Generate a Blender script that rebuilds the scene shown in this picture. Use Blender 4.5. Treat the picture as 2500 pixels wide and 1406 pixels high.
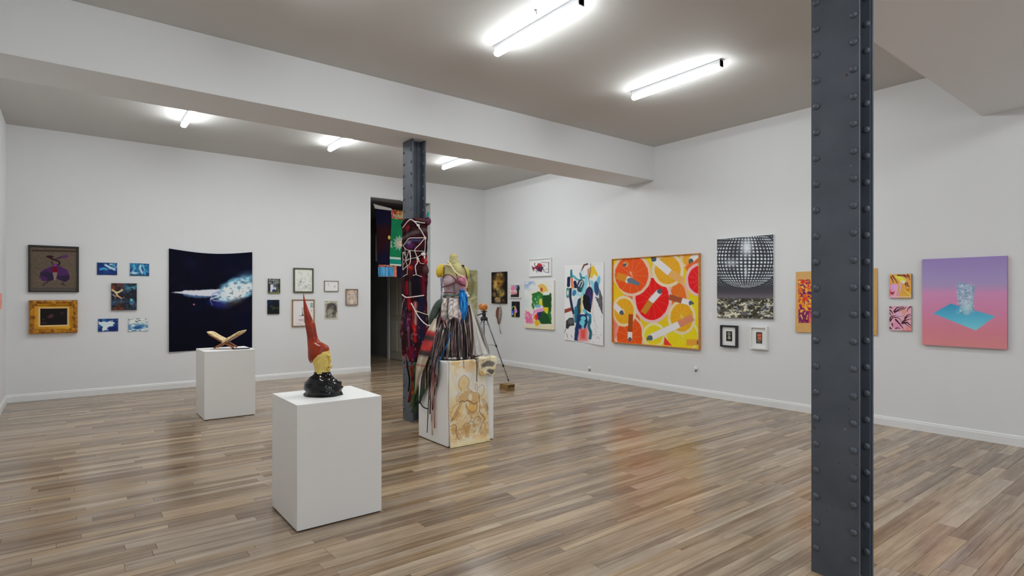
import bpy, bmesh, math, random
import numpy as np
from mathutils import Vector, Matrix
random.seed(7)
for o in list(bpy.data.objects): bpy.data.objects.remove(o)
SC = bpy.context.scene
COL = SC.collection
# ---------------------------------------------------------------- camera
F, Y0, YAW, CAMH = 1387.9, 721.8, 0.66035, 1.5
cam_data = bpy.data.cameras.new('camera')
cam = bpy.data.objects.new('camera', cam_data); COL.objects.link(cam)
cam_data.sensor_width = 36.0; cam_data.lens = 36.0*F/2500
cam_data.shift_y = (Y0-703)/2500
cam.location = (0, 0, CAMH); cam.rotation_euler = (math.pi/2, 0, -YAW)
cam_data.clip_start = 0.05
SC.camera = cam
# ---------------------------------------------------------------- world, exposure
w = bpy.data.worlds.new('world'); SC.world = w; w.use_nodes = True
w.node_tree.nodes['Background'].inputs[0].default_value = (0.86, 0.94, 1.0, 1)
w.node_tree.nodes['Background'].inputs[1].default_value = 1.7
SC.view_settings.view_transform = 'Standard'; SC.view_settings.look = 'None'
SC.view_settings.exposure = 0.0; SC.view_settings.gamma = 1.0
SC.view_settings.use_curve_mapping = False
LAMP = 93.0            # strength of every ceiling tube
# ---------------------------------------------------------------- room measures (metres, camera at x=y=0)
XL, XR, YB, YF = -0.713, 7.457, 10.625, -3.6
ZC, ZB = 3.903, 3.362                       # ceiling, underside of the beams
DX0, DX1, DZ = 4.70, 6.054, 3.463           # doorway in the back wall
SN, CS = math.sin(YAW), math.cos(YAW)
def at(px, py, axis, val):
    """point of the place seen at a pixel of the photograph, on the plane axis=val"""
    a = (px-1250)/F; b = (Y0-py)/F
    d = (SN+a*CS, CS-a*SN, b); o = (0, 0, CAMH)
    t = (val-o[axis])/d[axis]
    return Vector((o[0]+t*d[0], o[1]+t*d[1], o[2]+t*d[2]))
def lin(c):
    c = np.asarray(c, float)/255
    return np.where(c <= .04045, c/12.92, ((c+.055)/1.055)**2.4)
GAIN = 1.5
def alb(r, g, b, k=GAIN):
    v = lin((r, g, b))*k; v = v*min(1, .86/max(v)); return (float(v[0]), float(v[1]), float(v[2]), 1)
# ---------------------------------------------------------------- materials
def nodes(name):
    m = bpy.data.materials.new(name); m.use_nodes = True
    nt = m.node_tree; return m, nt, nt.nodes['Principled BSDF']
def mat(name, col, rough=.6, metal=0, spec=.5, noise=None, bump=None, col2=None, coat=0):
    """plain procedural material; noise=(scale, amount) mottles towards col2, bump=(scale, strength)"""
    m, nt, b = nodes(name)
    b.inputs['Roughness'].default_value = rough; b.inputs['Metallic'].default_value = metal
    b.inputs['Specular IOR Level'].default_value = spec
    if coat: b.inputs['Coat Weight'].default_value = coat; b.inputs['Coat Roughness'].default_value = .08
    b.inputs['Base Color'].default_value = col
    tc = nt.nodes.new('ShaderNodeTexCoord')
    if noise:
        n = nt.nodes.new('ShaderNodeTexNoise'); n.inputs['Scale'].default_value = noise[0]; n.inputs['Detail'].default_value = 5
        nt.links.new(tc.outputs['Object'], n.inputs['Vector'])
        r = nt.nodes.new('ShaderNodeValToRGB'); c2 = col2 or tuple(x*.6 for x in col[:3])+(1,)
        r.color_ramp.elements[0].position = .5-noise[1]; r.color_ramp.elements[1].position = .5+noise[1]
        r.color_ramp.elements[0].color = c2; r.color_ramp.elements[1].color = col
        nt.links.new(n.outputs['Fac'], r.inputs['Fac']); nt.links.new(r.outputs['Color'], b.inputs['Base Color'])
    if bump:
        n2 = nt.nodes.new('ShaderNodeTexNoise'); n2.inputs['Scale'].default_value = bump[0]; n2.inputs['Detail'].default_value = 4
        nt.links.new(tc.outputs['Object'], n2.inputs['Vector'])
        bp = nt.nodes.new('ShaderNodeBump'); bp.inputs['Strength'].default_value = bump[1]; bp.inputs['Distance'].default_value = .01
        nt.links.new(n2.outputs['Fac'], bp.inputs['Height']); nt.links.new(bp.outputs['Normal'], b.inputs['Normal'])
    return m
def vcol_mat(name, rough=.7, spec=.4, weave=None):
    m, nt, b = nodes(name)
    a = nt.nodes.new('ShaderNodeAttribute'); a.attribute_name = 'paint'
    nt.links.new(a.outputs['Color'], b.inputs['Base Color'])
    b.inputs['Roughness'].default_value = rough; b.inputs['Specular IOR Level'].default_value = spec
    if weave:
        tc = nt.nodes.new('ShaderNodeTexCoord'); n2 = nt.nodes.new('ShaderNodeTexNoise')
        n2.inputs['Scale'].default_value = weave[0]; nt.links.new(tc.outputs['Object'], n2.inputs['Vector'])
        bp = nt.nodes.new('ShaderNodeBump'); bp.inputs['Strength'].default_value = weave[1]; bp.inputs['Distance'].default_value = .004
        nt.links.new(n2.outputs['Fac'], bp.inputs['Height']); nt.links.new(bp.outputs['Normal'], b.inputs['Normal'])
    return m
M = {}
M['wall'] = mat('white_wall_paint', (.77, .772, .775, 1), .75, spec=.25, noise=(1.3, .5), col2=(.758, .76, .763, 1), bump=(60, .06))
M['ceil'] = mat('ceiling_paint', (.60, .585, .565, 1), .8, spec=.2, noise=(.8, .4), col2=(.585, .57, .545, 1))
M['base'] = mat('baseboard_gloss_paint', (.82, .82, .81, 1), .4, noise=(3, .4), col2=(.80, .80, .79, 1))
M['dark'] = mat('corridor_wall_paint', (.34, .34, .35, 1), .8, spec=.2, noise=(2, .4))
M['ped'] = mat('pedestal_white_paint', (.90, .89, .875, 1), .5, noise=(2.5, .5), col2=(.88, .87, .855, 1), bump=(25, .03))
M['gap'] = mat('shadow_gap_black', (.02, .018, .015, 1), .9)
M['paint'] = vcol_mat('painted_surface', .65, .25)
M['paint_gloss'] = vcol_mat('glossy_painted_surface', .45, .25)
M['paint_cloth'] = vcol_mat('dyed_cloth', .9, .15, (220, .35))
M['tube'], nt, b = nodes('lit_tube_diffuser')
b.inputs['Base Color'].default_value = (.9, .9, .9, 1)
b.inputs['Emission Color'].default_value = (.92, .975, 1, 1); b.inputs['Emission Strength'].default_value = LAMP
M['housing'] = mat('lamp_housing_white', (.75, .76, .78, 1), .45)
# floor planks
def plank_mat():
    m, nt, b = nodes('grey_brown_laminate'); N = nt.nodes.new; L = nt.links.new
    g = N('ShaderNodeNewGeometry'); a = N('ShaderNodeAttribute'); a.attribute_name = 'tone'
    sep = N('ShaderNodeSeparateColor'); L(a.outputs['Color'], sep.inputs[0])
    off = N('ShaderNodeCombineXYZ')
    mu = N('ShaderNodeMath'); mu.operation = 'MULTIPLY'; mu.inputs[1].default_value = 37
    L(sep.outputs[2], mu.inputs[0]); L(mu.outputs[0], off.inputs[0]); L(mu.outputs[0], off.inputs[2])
    add = N('ShaderNodeVectorMath'); L(g.outputs['Position'], add.inputs[0]); L(off.outputs[0], add.inputs[1])
    def grain(sx, sy, det, rough=.6):
        v = N('ShaderNodeVectorMath'); v.operation = 'MULTIPLY'; v.inputs[1].default_value = (sx, sy, 1)
        L(add.outputs[0], v.inputs[0])
        n = N('ShaderNodeTexNoise'); n.inputs['Scale'].default_value = 1; n.inputs['Detail'].default_value = det
        n.inputs['Roughness'].default_value = rough; L(v.outputs[0], n.inputs['Vector']); return n.outputs['Fac']
    g1 = grain(1.1, 26, 3); g2 = grain(7, 130, 4, .7); g3 = grain(5, 9, 3)
    def mad(x, k, c=0):
        q = N('ShaderNodeMath'); q.operation = 'MULTIPLY_ADD'; L(x, q.inputs[0]); q.inputs[1].default_value = k
        if isinstance(c, float) or isinstance(c, int): q.inputs[2].default_value = c
        else: L(c, q.inputs[2])
        return q.outputs[0]
    t = mad(sep.outputs[0], .42, -.56); t = mad(g1, 1.10, t); t = mad(g2, .34, t); t = mad(g3, .22, t)
    r = N('ShaderNodeValToRGB'); L(t, r.inputs['Fac']); e = r.color_ramp.elements
    e[0].position = 0; e[0].color = (.105, .064, .038, 1); e[1].position = 1; e[1].color = (.61, .49, .355, 1)
    x = e.new(.35); x.color = (.25, .177, .12, 1); x = e.new(.65); x.color = (.405, .308, .219, 1)
    hs = N('ShaderNodeHueSaturation'); L(r.outputs['Color'], hs.inputs['Color'])
    L(mad(sep.outputs[1], .30, .95), hs.inputs['Saturation'])
    L(hs.outputs[0], b.inputs['Base Color'])
    b.inputs['Specular IOR Level'].default_value = .5
    L(mad(g2, .12, .15), b.inputs['Roughness'])
    bp = N('ShaderNodeBump'); bp.inputs['Strength'].default_value = .05; bp.inputs['Distance'].default_value = .002
    L(g2, bp.inputs['Height']); L(bp.outputs['Normal'], b.inputs['Normal'])
    return m
M['plank'] = plank_mat()
def steel_mat():
    m, nt, b = nodes('blue_grey_column_paint'); N = nt.nodes.new; L = nt.links.new
    tc = N('ShaderNodeTexCoord')
    def nz(scale, det): 
        n = N('ShaderNodeTexNoise'); n.inputs['Scale'].default_value = scale; n.inputs['Detail'].default_value = det
        L(tc.outputs['Object'], n.inputs['Vector']); return n.outputs['Fac']
    base = N('ShaderNodeValToRGB'); L(nz(3, 4), base.inputs['Fac'])
    base.color_ramp.elements[0].color = (.068, .082, .105, 1); base.color_ramp.elements[1].color = (.098, .116, .146, 1)
    base.color_ramp.elements[0].position = .35; base.color_ramp.elements[1].position = .65
    chips = N('ShaderNodeValToRGB'); L(nz(7.3, 3), chips.inputs['Fac'])
    chips.color_ramp.elements[0].position = .715; chips.color_ramp.elements[0].color = (0, 0, 0, 1)
    chips.color_ramp.elements[1].position = .75; chips.color_ramp.elements[1].color = (1, 1, 1, 1)
    mx = N('ShaderNodeMix'); mx.data_type = 'RGBA'; L(chips.outputs[0], mx.inputs['Factor']); L(base.outputs[0], mx.inputs['A'])
    mx.inputs['B'].default_value = (.32, .33, .34, 1)
    rust = N('ShaderNodeValToRGB'); L(nz(24, 2), rust.inputs['Fac'])
    rust.color_ramp.elements[0].position = .735; rust.color_ramp.elements[0].color = (0, 0, 0, 1)
    rust.color_ramp.elements[1].position = .76; rust.color_ramp.elements[1].color = (1, 1, 1, 1)
    mx2 = N('ShaderNodeMix'); mx2.data_type = 'RGBA'; L(rust.outputs[0], mx2.inputs['Factor']); L(mx.outputs['Result'], mx2.inputs['A'])
    mx2.inputs['B'].default_value = (.06, .028, .016, 1)
    L(mx2.outputs['Result'], b.inputs['Base Color']); b.inputs['Roughness'].default_value = .42
    bp = N('ShaderNodeBump'); bp.inputs['Strength'].default_value = .15; bp.inputs['Distance'].default_value = .004
    L(nz(40, 3), bp.inputs['Height']); L(bp.outputs['Normal'], b.inputs['Normal'])
    return m
M['steel'] = steel_mat()
# ---------------------------------------------------------------- mesh helpers
class MB:
    """collects shapes; build() links them as ONE mesh object"""
    def __init__(s): s.v = []; s.f = []; s.c = None
    def quadgrid(s, rows, close=False, cols=None):
        b = len(s.v); n = len(rows[0])
        for r in rows: s.v += [tuple(p) for p in r]
        if cols is not None:
            s.c = (s.c or []) + [c for r in cols for c in r]
        for i in range(len(rows)-1):
            for j in range(n if close else n-1):
                k = (j+1) % n
                s.f.append((b+i*n+j, b+i*n+k, b+(i+1)*n+k, b+(i+1)*n+j))
        return b
    def box(s, x0, x1, y0, y1, z0, z1):
        b = len(s.v)
        s.v += [(x, y, z) for z in (z0, z1) for (x, y) in ((x0, y0), (x1, y0), (x1, y1), (x0, y1))]
        s.f += [tuple(b+i for i in q) for q in ((3, 2, 1, 0), (4, 5, 6, 7), (0, 1, 5, 4), (1, 2, 6, 5), (2, 3, 7, 6), (3, 0, 4, 7))]
        return s
    def loft(s, rings, cap=True, cols=None):
        b = s.quadgrid(rings, True, cols); n = len(rings[0])
        if cap:
            s.f.append(tuple(b+i for i in reversed(range(n)))); e = b+(len(rings)-1)*n
            s.f.append(tuple(e+i for i in range(n)))
        return s
    def tube(s, pts, r, n=8, flat=1.0):
        pts = [Vector(p) for p in pts]; rings = []; ref = None
        for i, p in enumerate(pts):
            d = (pts[min(i+1, len(pts)-1)]-pts[max(i-1, 0)]).normalized()
            if ref is None: ref = d.orthogonal().normalized()
            ref = (ref-d*ref.dot(d)).normalized(); bi = d.cross(ref)
            rr = r[i] if isinstance(r, (list, tuple)) else r
            rings.append([p+(ref*math.cos(2*math.pi*k/n)+bi*math.sin(2*math.pi*k/n)*flat)*rr for k in range(n)])
        return s.loft(rings)
    def blob(s, c, r, n=12, m=8, jit=0, seed=0, rot=None):
        rings = []; rg = random.Random(seed)
        for i in range(m+1):
            t = math.pi*(.02+.96*i/m)
            rings.append([]) 
            for k in range(n):
                a = 2*math.pi*k/n; q = 1+jit*(rg.random()-.5)
                p = Vector((r[0]*math.sin(t)*math.cos(a)*q, r[1]*math.sin(t)*math.sin(a)*q, -r[2]*math.cos(t)*q))
                if rot is not None: p = rot @ p
                rings[-1].append(Vector(c)+p)
        return s.loft(rings)
    def build(s, name, m, parent=None, smooth=False, loc=None, bevel=0, weld=False):
        me = bpy.data.meshes.new(name); me.from_pydata([tuple(p) for p in s.v], [], s.f); me.update()
        if s.c is not None:
            a = me.color_attributes.new('paint', 'FLOAT_COLOR', 'POINT')
            a.data.foreach_set('color', np.array([tuple(c)[:3]+(1.,) for c in s.c], 'f').ravel())
        if bevel or weld:
            bm = bmesh.new(); bm.from_mesh(me)
            if weld: bmesh.ops.remove_doubles(bm, verts=bm.verts, dist=1e-5)
            bmesh.ops.recalc_face_normals(bm, faces=bm.faces)
            if bevel: bmesh.ops.bevel(bm, geom=list(bm.edges), offset=bevel, segments=2, affect='EDGES', profile=.5)
            bm.to_mesh(me); bm.free()
        if smooth: me.polygons.foreach_set('use_smooth', [True]*len(me.polygons))
        me.materials.append(m)
        o = bpy.data.objects.new(name, me); COL.objects.link(o)
        if parent is not None: o.parent = parent
        if loc is not None: o.location = loc
        return o
def tag(o, label, cat, group=None):
    o['label'] = label; o['category'] = cat
    if group: o['group'] = group
    return o
def thing(name, label, cat, loc=(0, 0, 0), rotz=0, group=None):
    o = bpy.data.objects.new(name, None); COL.objects.link(o); o.empty_display_size = .1
    o.location = loc; o.rotation_euler = (0, 0, rotz)
    return tag(o, label, cat, group)
def struct(o, label=None):
    o['kind'] = 'structure'
    if label: o['label'] = label
    return o
def copy_mesh(src, name, parent, loc, rot=None, scale=None):
    o = bpy.data.objects.new(name, src.data); COL.objects.link(o); o.parent = parent; o.location = loc
    if rot: o.rotation_euler = rot
    if scale: o.scale = scale
    return o
# ================================================================ THE ROOM
# floor: slab + planks laid along x
fl = struct(MB().box(XL-.2, XR+.2, YF-.2, 16.2, -.12, -.004).build('floor', M['gap']), 'grey brown laminate strip floor')
def visible(x, y):
    d = x*SN+y*CS; r = x*CS-y*SN
    if d < .4: return None
    px = 1250+F*r/d; py = Y0+F*CAMH/d
    return px, py
def plank_geo(x0, x1, y0, y1):
    g = .0003; b = .0007
    v = [(x0+g, y0+g, -.004), (x1-g, y0+g, -.004), (x1-g, y1-g, -.004), (x0+g, y1-g, -.004),
         (x0+g+b, y0+g+b, 0), (x1-g-b, y0+g+b, 0), (x1-g-b, y1-g-b, 0), (x0+g+b, y1-g-b, 0)]
    f = [(4, 5, 6, 7), (0, 1, 5, 4), (1, 2, 6, 5), (2, 3, 7, 6), (3, 0, 4, 7)]
    return v, f
planks = []
rg = random.Random(11); y = YF
while y < 16:
    wd = rg.choice((.062, .075, .082, .09, .098, .12))
    xa, xb = (XL, XR) if y < YB+.05 else (4.2, 6.2)
    x = xa-rg.random()*.9
    while x < xb:
        ln = rg.uniform(.6, 1.6)
        x0, x1 = max(x, xa), min(x+ln, xb)
        if x1-x0 > .02: planks.append((x0, x1, y, y+wd, (rg.random(), rg.random(), rg.random())))
        x += ln
    y += wd
def score(p):
    q = visible((p[0]+p[1])/2, (p[2]+p[3])/2)
    if not q or not (-150 < q[0] < 2650 and 880 < q[1] < 1440): return 0
    d = F*CAMH/(q[1]-Y0)
    return (p[1]-p[0])*(p[3]-p[2])/d**3
planks.sort(key=score, reverse=True)
def plank_mesh(ps, name):
    V = []; Fc = []; T = []
    for p in ps:
        v, f = plank_geo(*p[:4]); b = len(V); V += v; Fc += [tuple(b+i for i in q) for q in f]; T += [p[4]+(1.,)]*8
    me = bpy.data.meshes.new(name); me.from_pydata(V, [], Fc)
    a = me.color_attributes.new('tone', 'FLOAT_COLOR', 'POINT'); a.data.foreach_set('color', np.array(T, 'f').ravel())
    me.materials.append(M['plank']); o = bpy.data.objects.new(name, me); COL.objects.link(o); o.parent = fl; return o
for p in planks[:300]: plank_mesh([p], 'plank')
rest = plank_mesh(planks[300:], 'far_planks'); rest['kind'] = 'stuff'
# ceiling and walls
struct(MB().box(XL-.2, XR+.2, YF-.2, YB+.2, ZC, ZC+.15).build('ceiling', M['ceil']), 'white painted ceiling')
struct(MB().box(XL-.2, XL, YF-.2, YB+.2, 0, ZC).build('wall_left', M['wall']), 'white left wall')
struct(MB().box(XR, XR+.2, YF-.2, YB+.2, 0, ZC).build('wall_right', M['wall']), 'white right wall hung with paintings')
wf = MB(); wf.box(XL-.2, XR+.2, YF-.2, YF, 0, .45); wf.box(XL-.2, XR+.2, YF-.2, YF, 3.05, ZC); wf.box(XL-.2, .15, YF-.2, YF, .45, 3.05); wf.box(6.6, XR+.2, YF-.2, YF, .45, 3.05); wf.box(3.2, 3.55, YF-.2, YF, .45, 3.05)
struct(wf.build('wall_front', M['wall']), 'white wall behind the viewer with two added windows')
M['glass'], nt, b = nodes('window_glass'); tr = nt.nodes.new('ShaderNodeBsdfTransparent'); mxs = nt.nodes.new('ShaderNodeMixShader'); gl = nt.nodes.new('ShaderNodeBsdfGlossy'); gl.inputs['Roughness'].default_value = .02
mxs.inputs[0].default_value = .06; nt.links.new(tr.outputs[0], mxs.inputs[1]); nt.links.new(gl.outputs[0], mxs.inputs[2]); nt.links.new(mxs.outputs[0], nt.nodes['Material Output'].inputs[0])
for q, (a_, b_) in enumerate(((.15, 3.2), (3.55, 6.6))):  # unseen windows, added so daylight brightens the pedestal fronts
    fr = MB(); mid_ = (a_+b_)/2
    for x0, x1, z0, z1 in ((a_, a_+.05, .45, 3.05), (b_-.05, b_, .45, 3.05), (mid_-.03, mid_+.03, .5, 3.0), (a_+.05, b_-.05, .45, .5), (a_+.05, b_-.05, 3.0, 3.05)): fr.box(x0, x1, YF-.13, YF-.07, z0, z1)
    wo = struct(fr.build('window_%d' % (q+1), M['base']), 'unseen opening added behind the viewer to brighten the pedestal fronts')
    for x0, x1 in ((a_+.05, mid_-.03), (mid_+.03, b_-.05)): MB().box(x0, x1, YF-.104, YF-.098, .5, 3.0).build('pane', M['glass'], wo)
wb = MB(); T = .30
wb.box(XL-.2, DX0, YB, YB+T, 0, ZC); wb.box(DX1, XR+.2, YB, YB+T, 0, ZC); wb.box(DX0, DX1, YB, YB+T, DZ, ZC)
struct(wb.build('wall_back', M['wall']), 'white back wall with a tall doorway')
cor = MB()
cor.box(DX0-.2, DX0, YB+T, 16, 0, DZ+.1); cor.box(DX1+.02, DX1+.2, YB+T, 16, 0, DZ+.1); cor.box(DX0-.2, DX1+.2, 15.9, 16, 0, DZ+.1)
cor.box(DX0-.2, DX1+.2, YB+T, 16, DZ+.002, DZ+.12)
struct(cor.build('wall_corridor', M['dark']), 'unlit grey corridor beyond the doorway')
# lintel underside, dark like the corridor
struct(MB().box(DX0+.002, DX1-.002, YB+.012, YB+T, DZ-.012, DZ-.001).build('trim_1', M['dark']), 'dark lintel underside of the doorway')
# corridor door on its right wall
dr = struct(MB().box(DX1-.03, DX1+.019, 11.66, 12.52, .01, 2.08).build('door_1', mat('corridor_door_paint', (.5, .46, .38, 1), .6)), 'panelled corridor door')
dm = mat('corridor_door_panel_paint', (.56, .52, .43, 1), .55); tm = mat('door_casing_paint', (.8, .8, .78, 1), .5)
for (a, c, z0, z1) in ((11.74, 12.04, .2, .9), (12.12, 12.44, .2, .9), (11.74, 12.04, 1.05, 1.95), (12.12, 12.44, 1.05, 1.95)):
    MB().box(DX1-.042, DX1-.029, a, c, z0, z1).build('door_panel', dm, dr, bevel=.006)
c = MB(); c.box(DX1-.045, DX1+.018, 12.525, 12.63, 0, 2.2); c.box(DX1-.045, DX1+.018, 11.55, 11.655, 0, 2.2); c.box(DX1-.045, DX1+.018, 11.655, 12.525, 2.09, 2.2)
struct(c.build('trim_2', tm), 'pale door casing in the corridor')
# beams under the ceiling
bm1 = MB().box(XL, XR, 5.8475, 6.5187, ZB, ZC).build('ceiling_beam', M['wall'], bevel=.004); struct(bm1, 'deep white ceiling beam carried by the wrapped column')
bm2 = MB().box(XL, XR, .80, 1.668, ZB, ZC).build('ceiling_beam', M['wall'], bevel=.004); struct(bm2, 'white ceiling beam over the bare riveted column')
# baseboards with a stepped profile
def baseboard(name, p0, p1, nrm, label):
    prof = [(0, 0), (.016, 0), (.016, .078), (.011, .086), (.012, .094), (.006, .104), (0, .106)]
    rows = [[(p[0]+nrm[0]*a, p[1]+nrm[1]*a, z) for p in (p0, p1)] for a, z in prof]
    mb = MB(); b = mb.quadgrid(rows); n = len(prof)
    mb.f.append(tuple(b+2*i for i in range(n))); mb.f.append(tuple(b+2*i+1 for i in reversed(range(n))))
    struct(mb.build(name, M['base'], weld=True), label)
baseboard('baseboard_back', (XL, YB), (DX0, YB), (0, -1), 'white baseboard along the back wall')
baseboard('baseboard_corner', (DX1, YB), (XR, YB), (0, -1), 'white baseboard right of the doorway')
baseboard('baseboard_right', (XR, YB), (XR, YF), (-1, 0), 'white baseboard along the right wall')
baseboard('baseboard_left', (XL, YF), (XL, YB), (1, 0), 'white baseboard along the left wall')
# ================================================================ COLUMNS (H section, riveted)
riv = MB(); rings = []
for i in range(5):
    t = math.pi/2*i/4.4; rings.append([(-.0135*math.sin(t), .0185*math.cos(t)*math.cos(2*math.pi*k/12), .0185*math.cos(t)*math.sin(2*math.pi*k/12)) for k in range(12)])
riv.loft(rings)
def column(cx, cy, label):
    t = thing('steel_column', label, 'column', (cx, cy, 0))
    X, Yh, th = .0925, .12, .014
    for s, nm in ((-1, 'flange'), (1, 'flange')):
        MB().box(min(s*X, s*(X-th)), max(s*X, s*(X-th)), -Yh, Yh, 0, ZB).build(nm, M['steel'], t, bevel=.002)
    MB().box(-X+th, X-th, -.008, .008, 0, ZB).build('web', M['steel'], t)
    for sx in (-1, 1):
        for sy in (-1, 1):   # angle irons in the four inner corners
            a = MB(); x0 = sx*(X-th); a.box(min(x0, x0-sx*.05), max(x0, x0-sx*.05), min(sy*.008, sy*.018), max(sy*.008, sy*.018), 0, ZB)
            a.box(min(x0, x0-sx*.01), max(x0, x0-sx*.01), min(sy*.018, sy*.11), max(sy*.018, sy*.11), 0, ZB)
            a.build('angle_iron', M['steel'], t)
    first = None
    for row, (x, yy, ph, fl_) in enumerate(((-X, .093, .135, 0), (-X, -.093, .139, 0), (X-th-.010, -.093, .137, 0), (X-th-.010, .093, .137, 0))):
        z = ph
        while z < ZB-.04:
            if first is None: first = riv.build('rivet', M['steel'], t, smooth=True, loc=(x, yy, z))
            else: copy_mesh(first, 'rivet', t, (x, yy, z))
            z += .1405
    return t
column(3.2825, 1.328, 'bare blue grey riveted steel column standing free on the floor')
column(3.2825, 6.150, 'blue grey riveted steel column wrapped in dark red fabric')
# ================================================================ TUBE LIGHTS
def batten(x, y0, y1, label):
    t = thing('tube_light', label, 'light', (x, (y0+y1)/2, ZC), 0, 'ceiling tube lights')
    h = (y1-y0)/2
    MB().box(-.030, .030, -h, h, -.073, -.004).build('housing', M['housing'], t, bevel=.003)
    MB().box(-.010, .010, -h+.06, h-.06, -.004, 0).build('gap_shade_strip', M['gap'], t)  # black strip colours in the shade of the gap above the housing
    prof = [(.033, -.072), (.036, -.075), (.036, -.080), (.031, -.092), (.019, -.100), (.006, -.103), (-.006, -.103), (-.019, -.100), (-.031, -.092), (-.036, -.080), (-.036, -.075), (-.033, -.072)]
    d = MB(); d.loft([[(a, yy, z) for a, z in prof] for yy in (-h+.003, h-.003)]); d.build('diffuser', M['tube'], t)
    for s in (-1, 1):
        MB().box(-.033, .033, min(s*h, s*(h-.014)), max(s*h, s*(h-.014)), -.080, -.003).build('end_cap', M['housing'], t, bevel=.002)
    return t
batten(3.238, 3.26, 4.41, 'lit ceiling tube light in front of the beam, midway across the room')
batten(5.232, 3.26, 4.41, 'lit ceiling tube light in front of the beam, towards the right wall')
batten(1.222, 3.26, 4.41, 'lit ceiling tube light in front of the beam, towards the left wall')
batten(1.222, 7.40, 8.90, 'lit ceiling tube light behind the beam, above the white pedestal with the book stand')  # back bay tubes are lengthened behind the beam to brighten that bay
batten(3.268, 7.40, 8.94, 'lit ceiling tube light behind the beam, just left of the wrapped column top')
batten(5.376, 7.40, 8.96, 'lit ceiling tube light behind the beam, just right of the wrapped column top')
for x, wd in ((1.222, 'left wall'), (3.238, 'middle'), (5.232, 'right wall')):
    batten(x, -1.65, -.5, 'assumed unseen tube light behind the viewer, %s row' % wd)  # unseen row assumed behind the viewer, lifts the dark pedestal fronts
# ================================================================ PEDESTALS
def pedestal(x0, x1, y0, y1, z, label):
    t = thing('display_pedestal', label, 'pedestal', ((x0+x1)/2, (y0+y1)/2, 0))
    a, b = (x1-x0)/2, (y1-y0)/2
    MB().box(-a, a, -b, b, .008, z-.018).build('body', M['ped'], t, bevel=.0015)
    MB().box(-a, a, -b, b, z-.018, z).build('top_panel', M['ped'], t, bevel=.0015)
    MB().box(-a+.01, a-.01, -b+.01, b-.01, 0, .008).build('base_shadow_strip', M['gap'], t)  # black strip stands in for the line of shade under the pedestal
    return t
PZ1, PZ2, PZ3 = .806, .826, .839
pedestal(1.132, 1.707, 3.675, 4.235, PZ1, 'white box pedestal carrying the red pointed hat head')
pedestal(1.268, 1.841, 7.648, 8.222, PZ2, 'white box pedestal carrying the wooden book stand')
pedestal(2.937, 3.497, 4.820, 5.406, PZ3, 'white box pedestal under the mannequin, with a painted cloth down its front')
# ---------------------------------------------------------------- noise for modelling and painting
_rs = np.random.RandomState(3); _tab = _rs.rand(256, 256)
def vnoise(x, y, seed=0):
    x = np.asarray(x, float)+seed*17.31; y = np.asarray(y, float)+seed*9.73
    xi = np.floor(x).astype(int); yi = np.floor(y).astype(int); fx = x-xi; fy = y-yi
    fx = fx*fx*(3-2*fx); fy = fy*fy*(3-2*fy); t = lambda a, b: _tab[a % 256, b % 256]
    return (t(xi, yi)*(1-fx)+t(xi+1, yi)*fx)*(1-fy)+(t(xi, yi+1)*(1-fx)+t(xi+1, yi+1)*fx)*fy
def fbm(x, y, seed=0, octv=4, gain=.5):
    s = 0; a = 1; n = 0; x = np.asarray(x, float); y = np.asarray(y, float)
    for i in range(octv): s = s+a*vnoise(x*2**i, y*2**i, seed+i*3); n += a; a *= gain
    return s/n
def smooth(a, b, x): t = np.clip((x-a)/(b-a), 0, 1); return t*t*(3-2*t)
RGT = Vector((CS, -SN, 0)); AWAY = Vector((SN, CS, 0)); FACE = -YAW   # local x of sculptures = across the view
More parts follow.
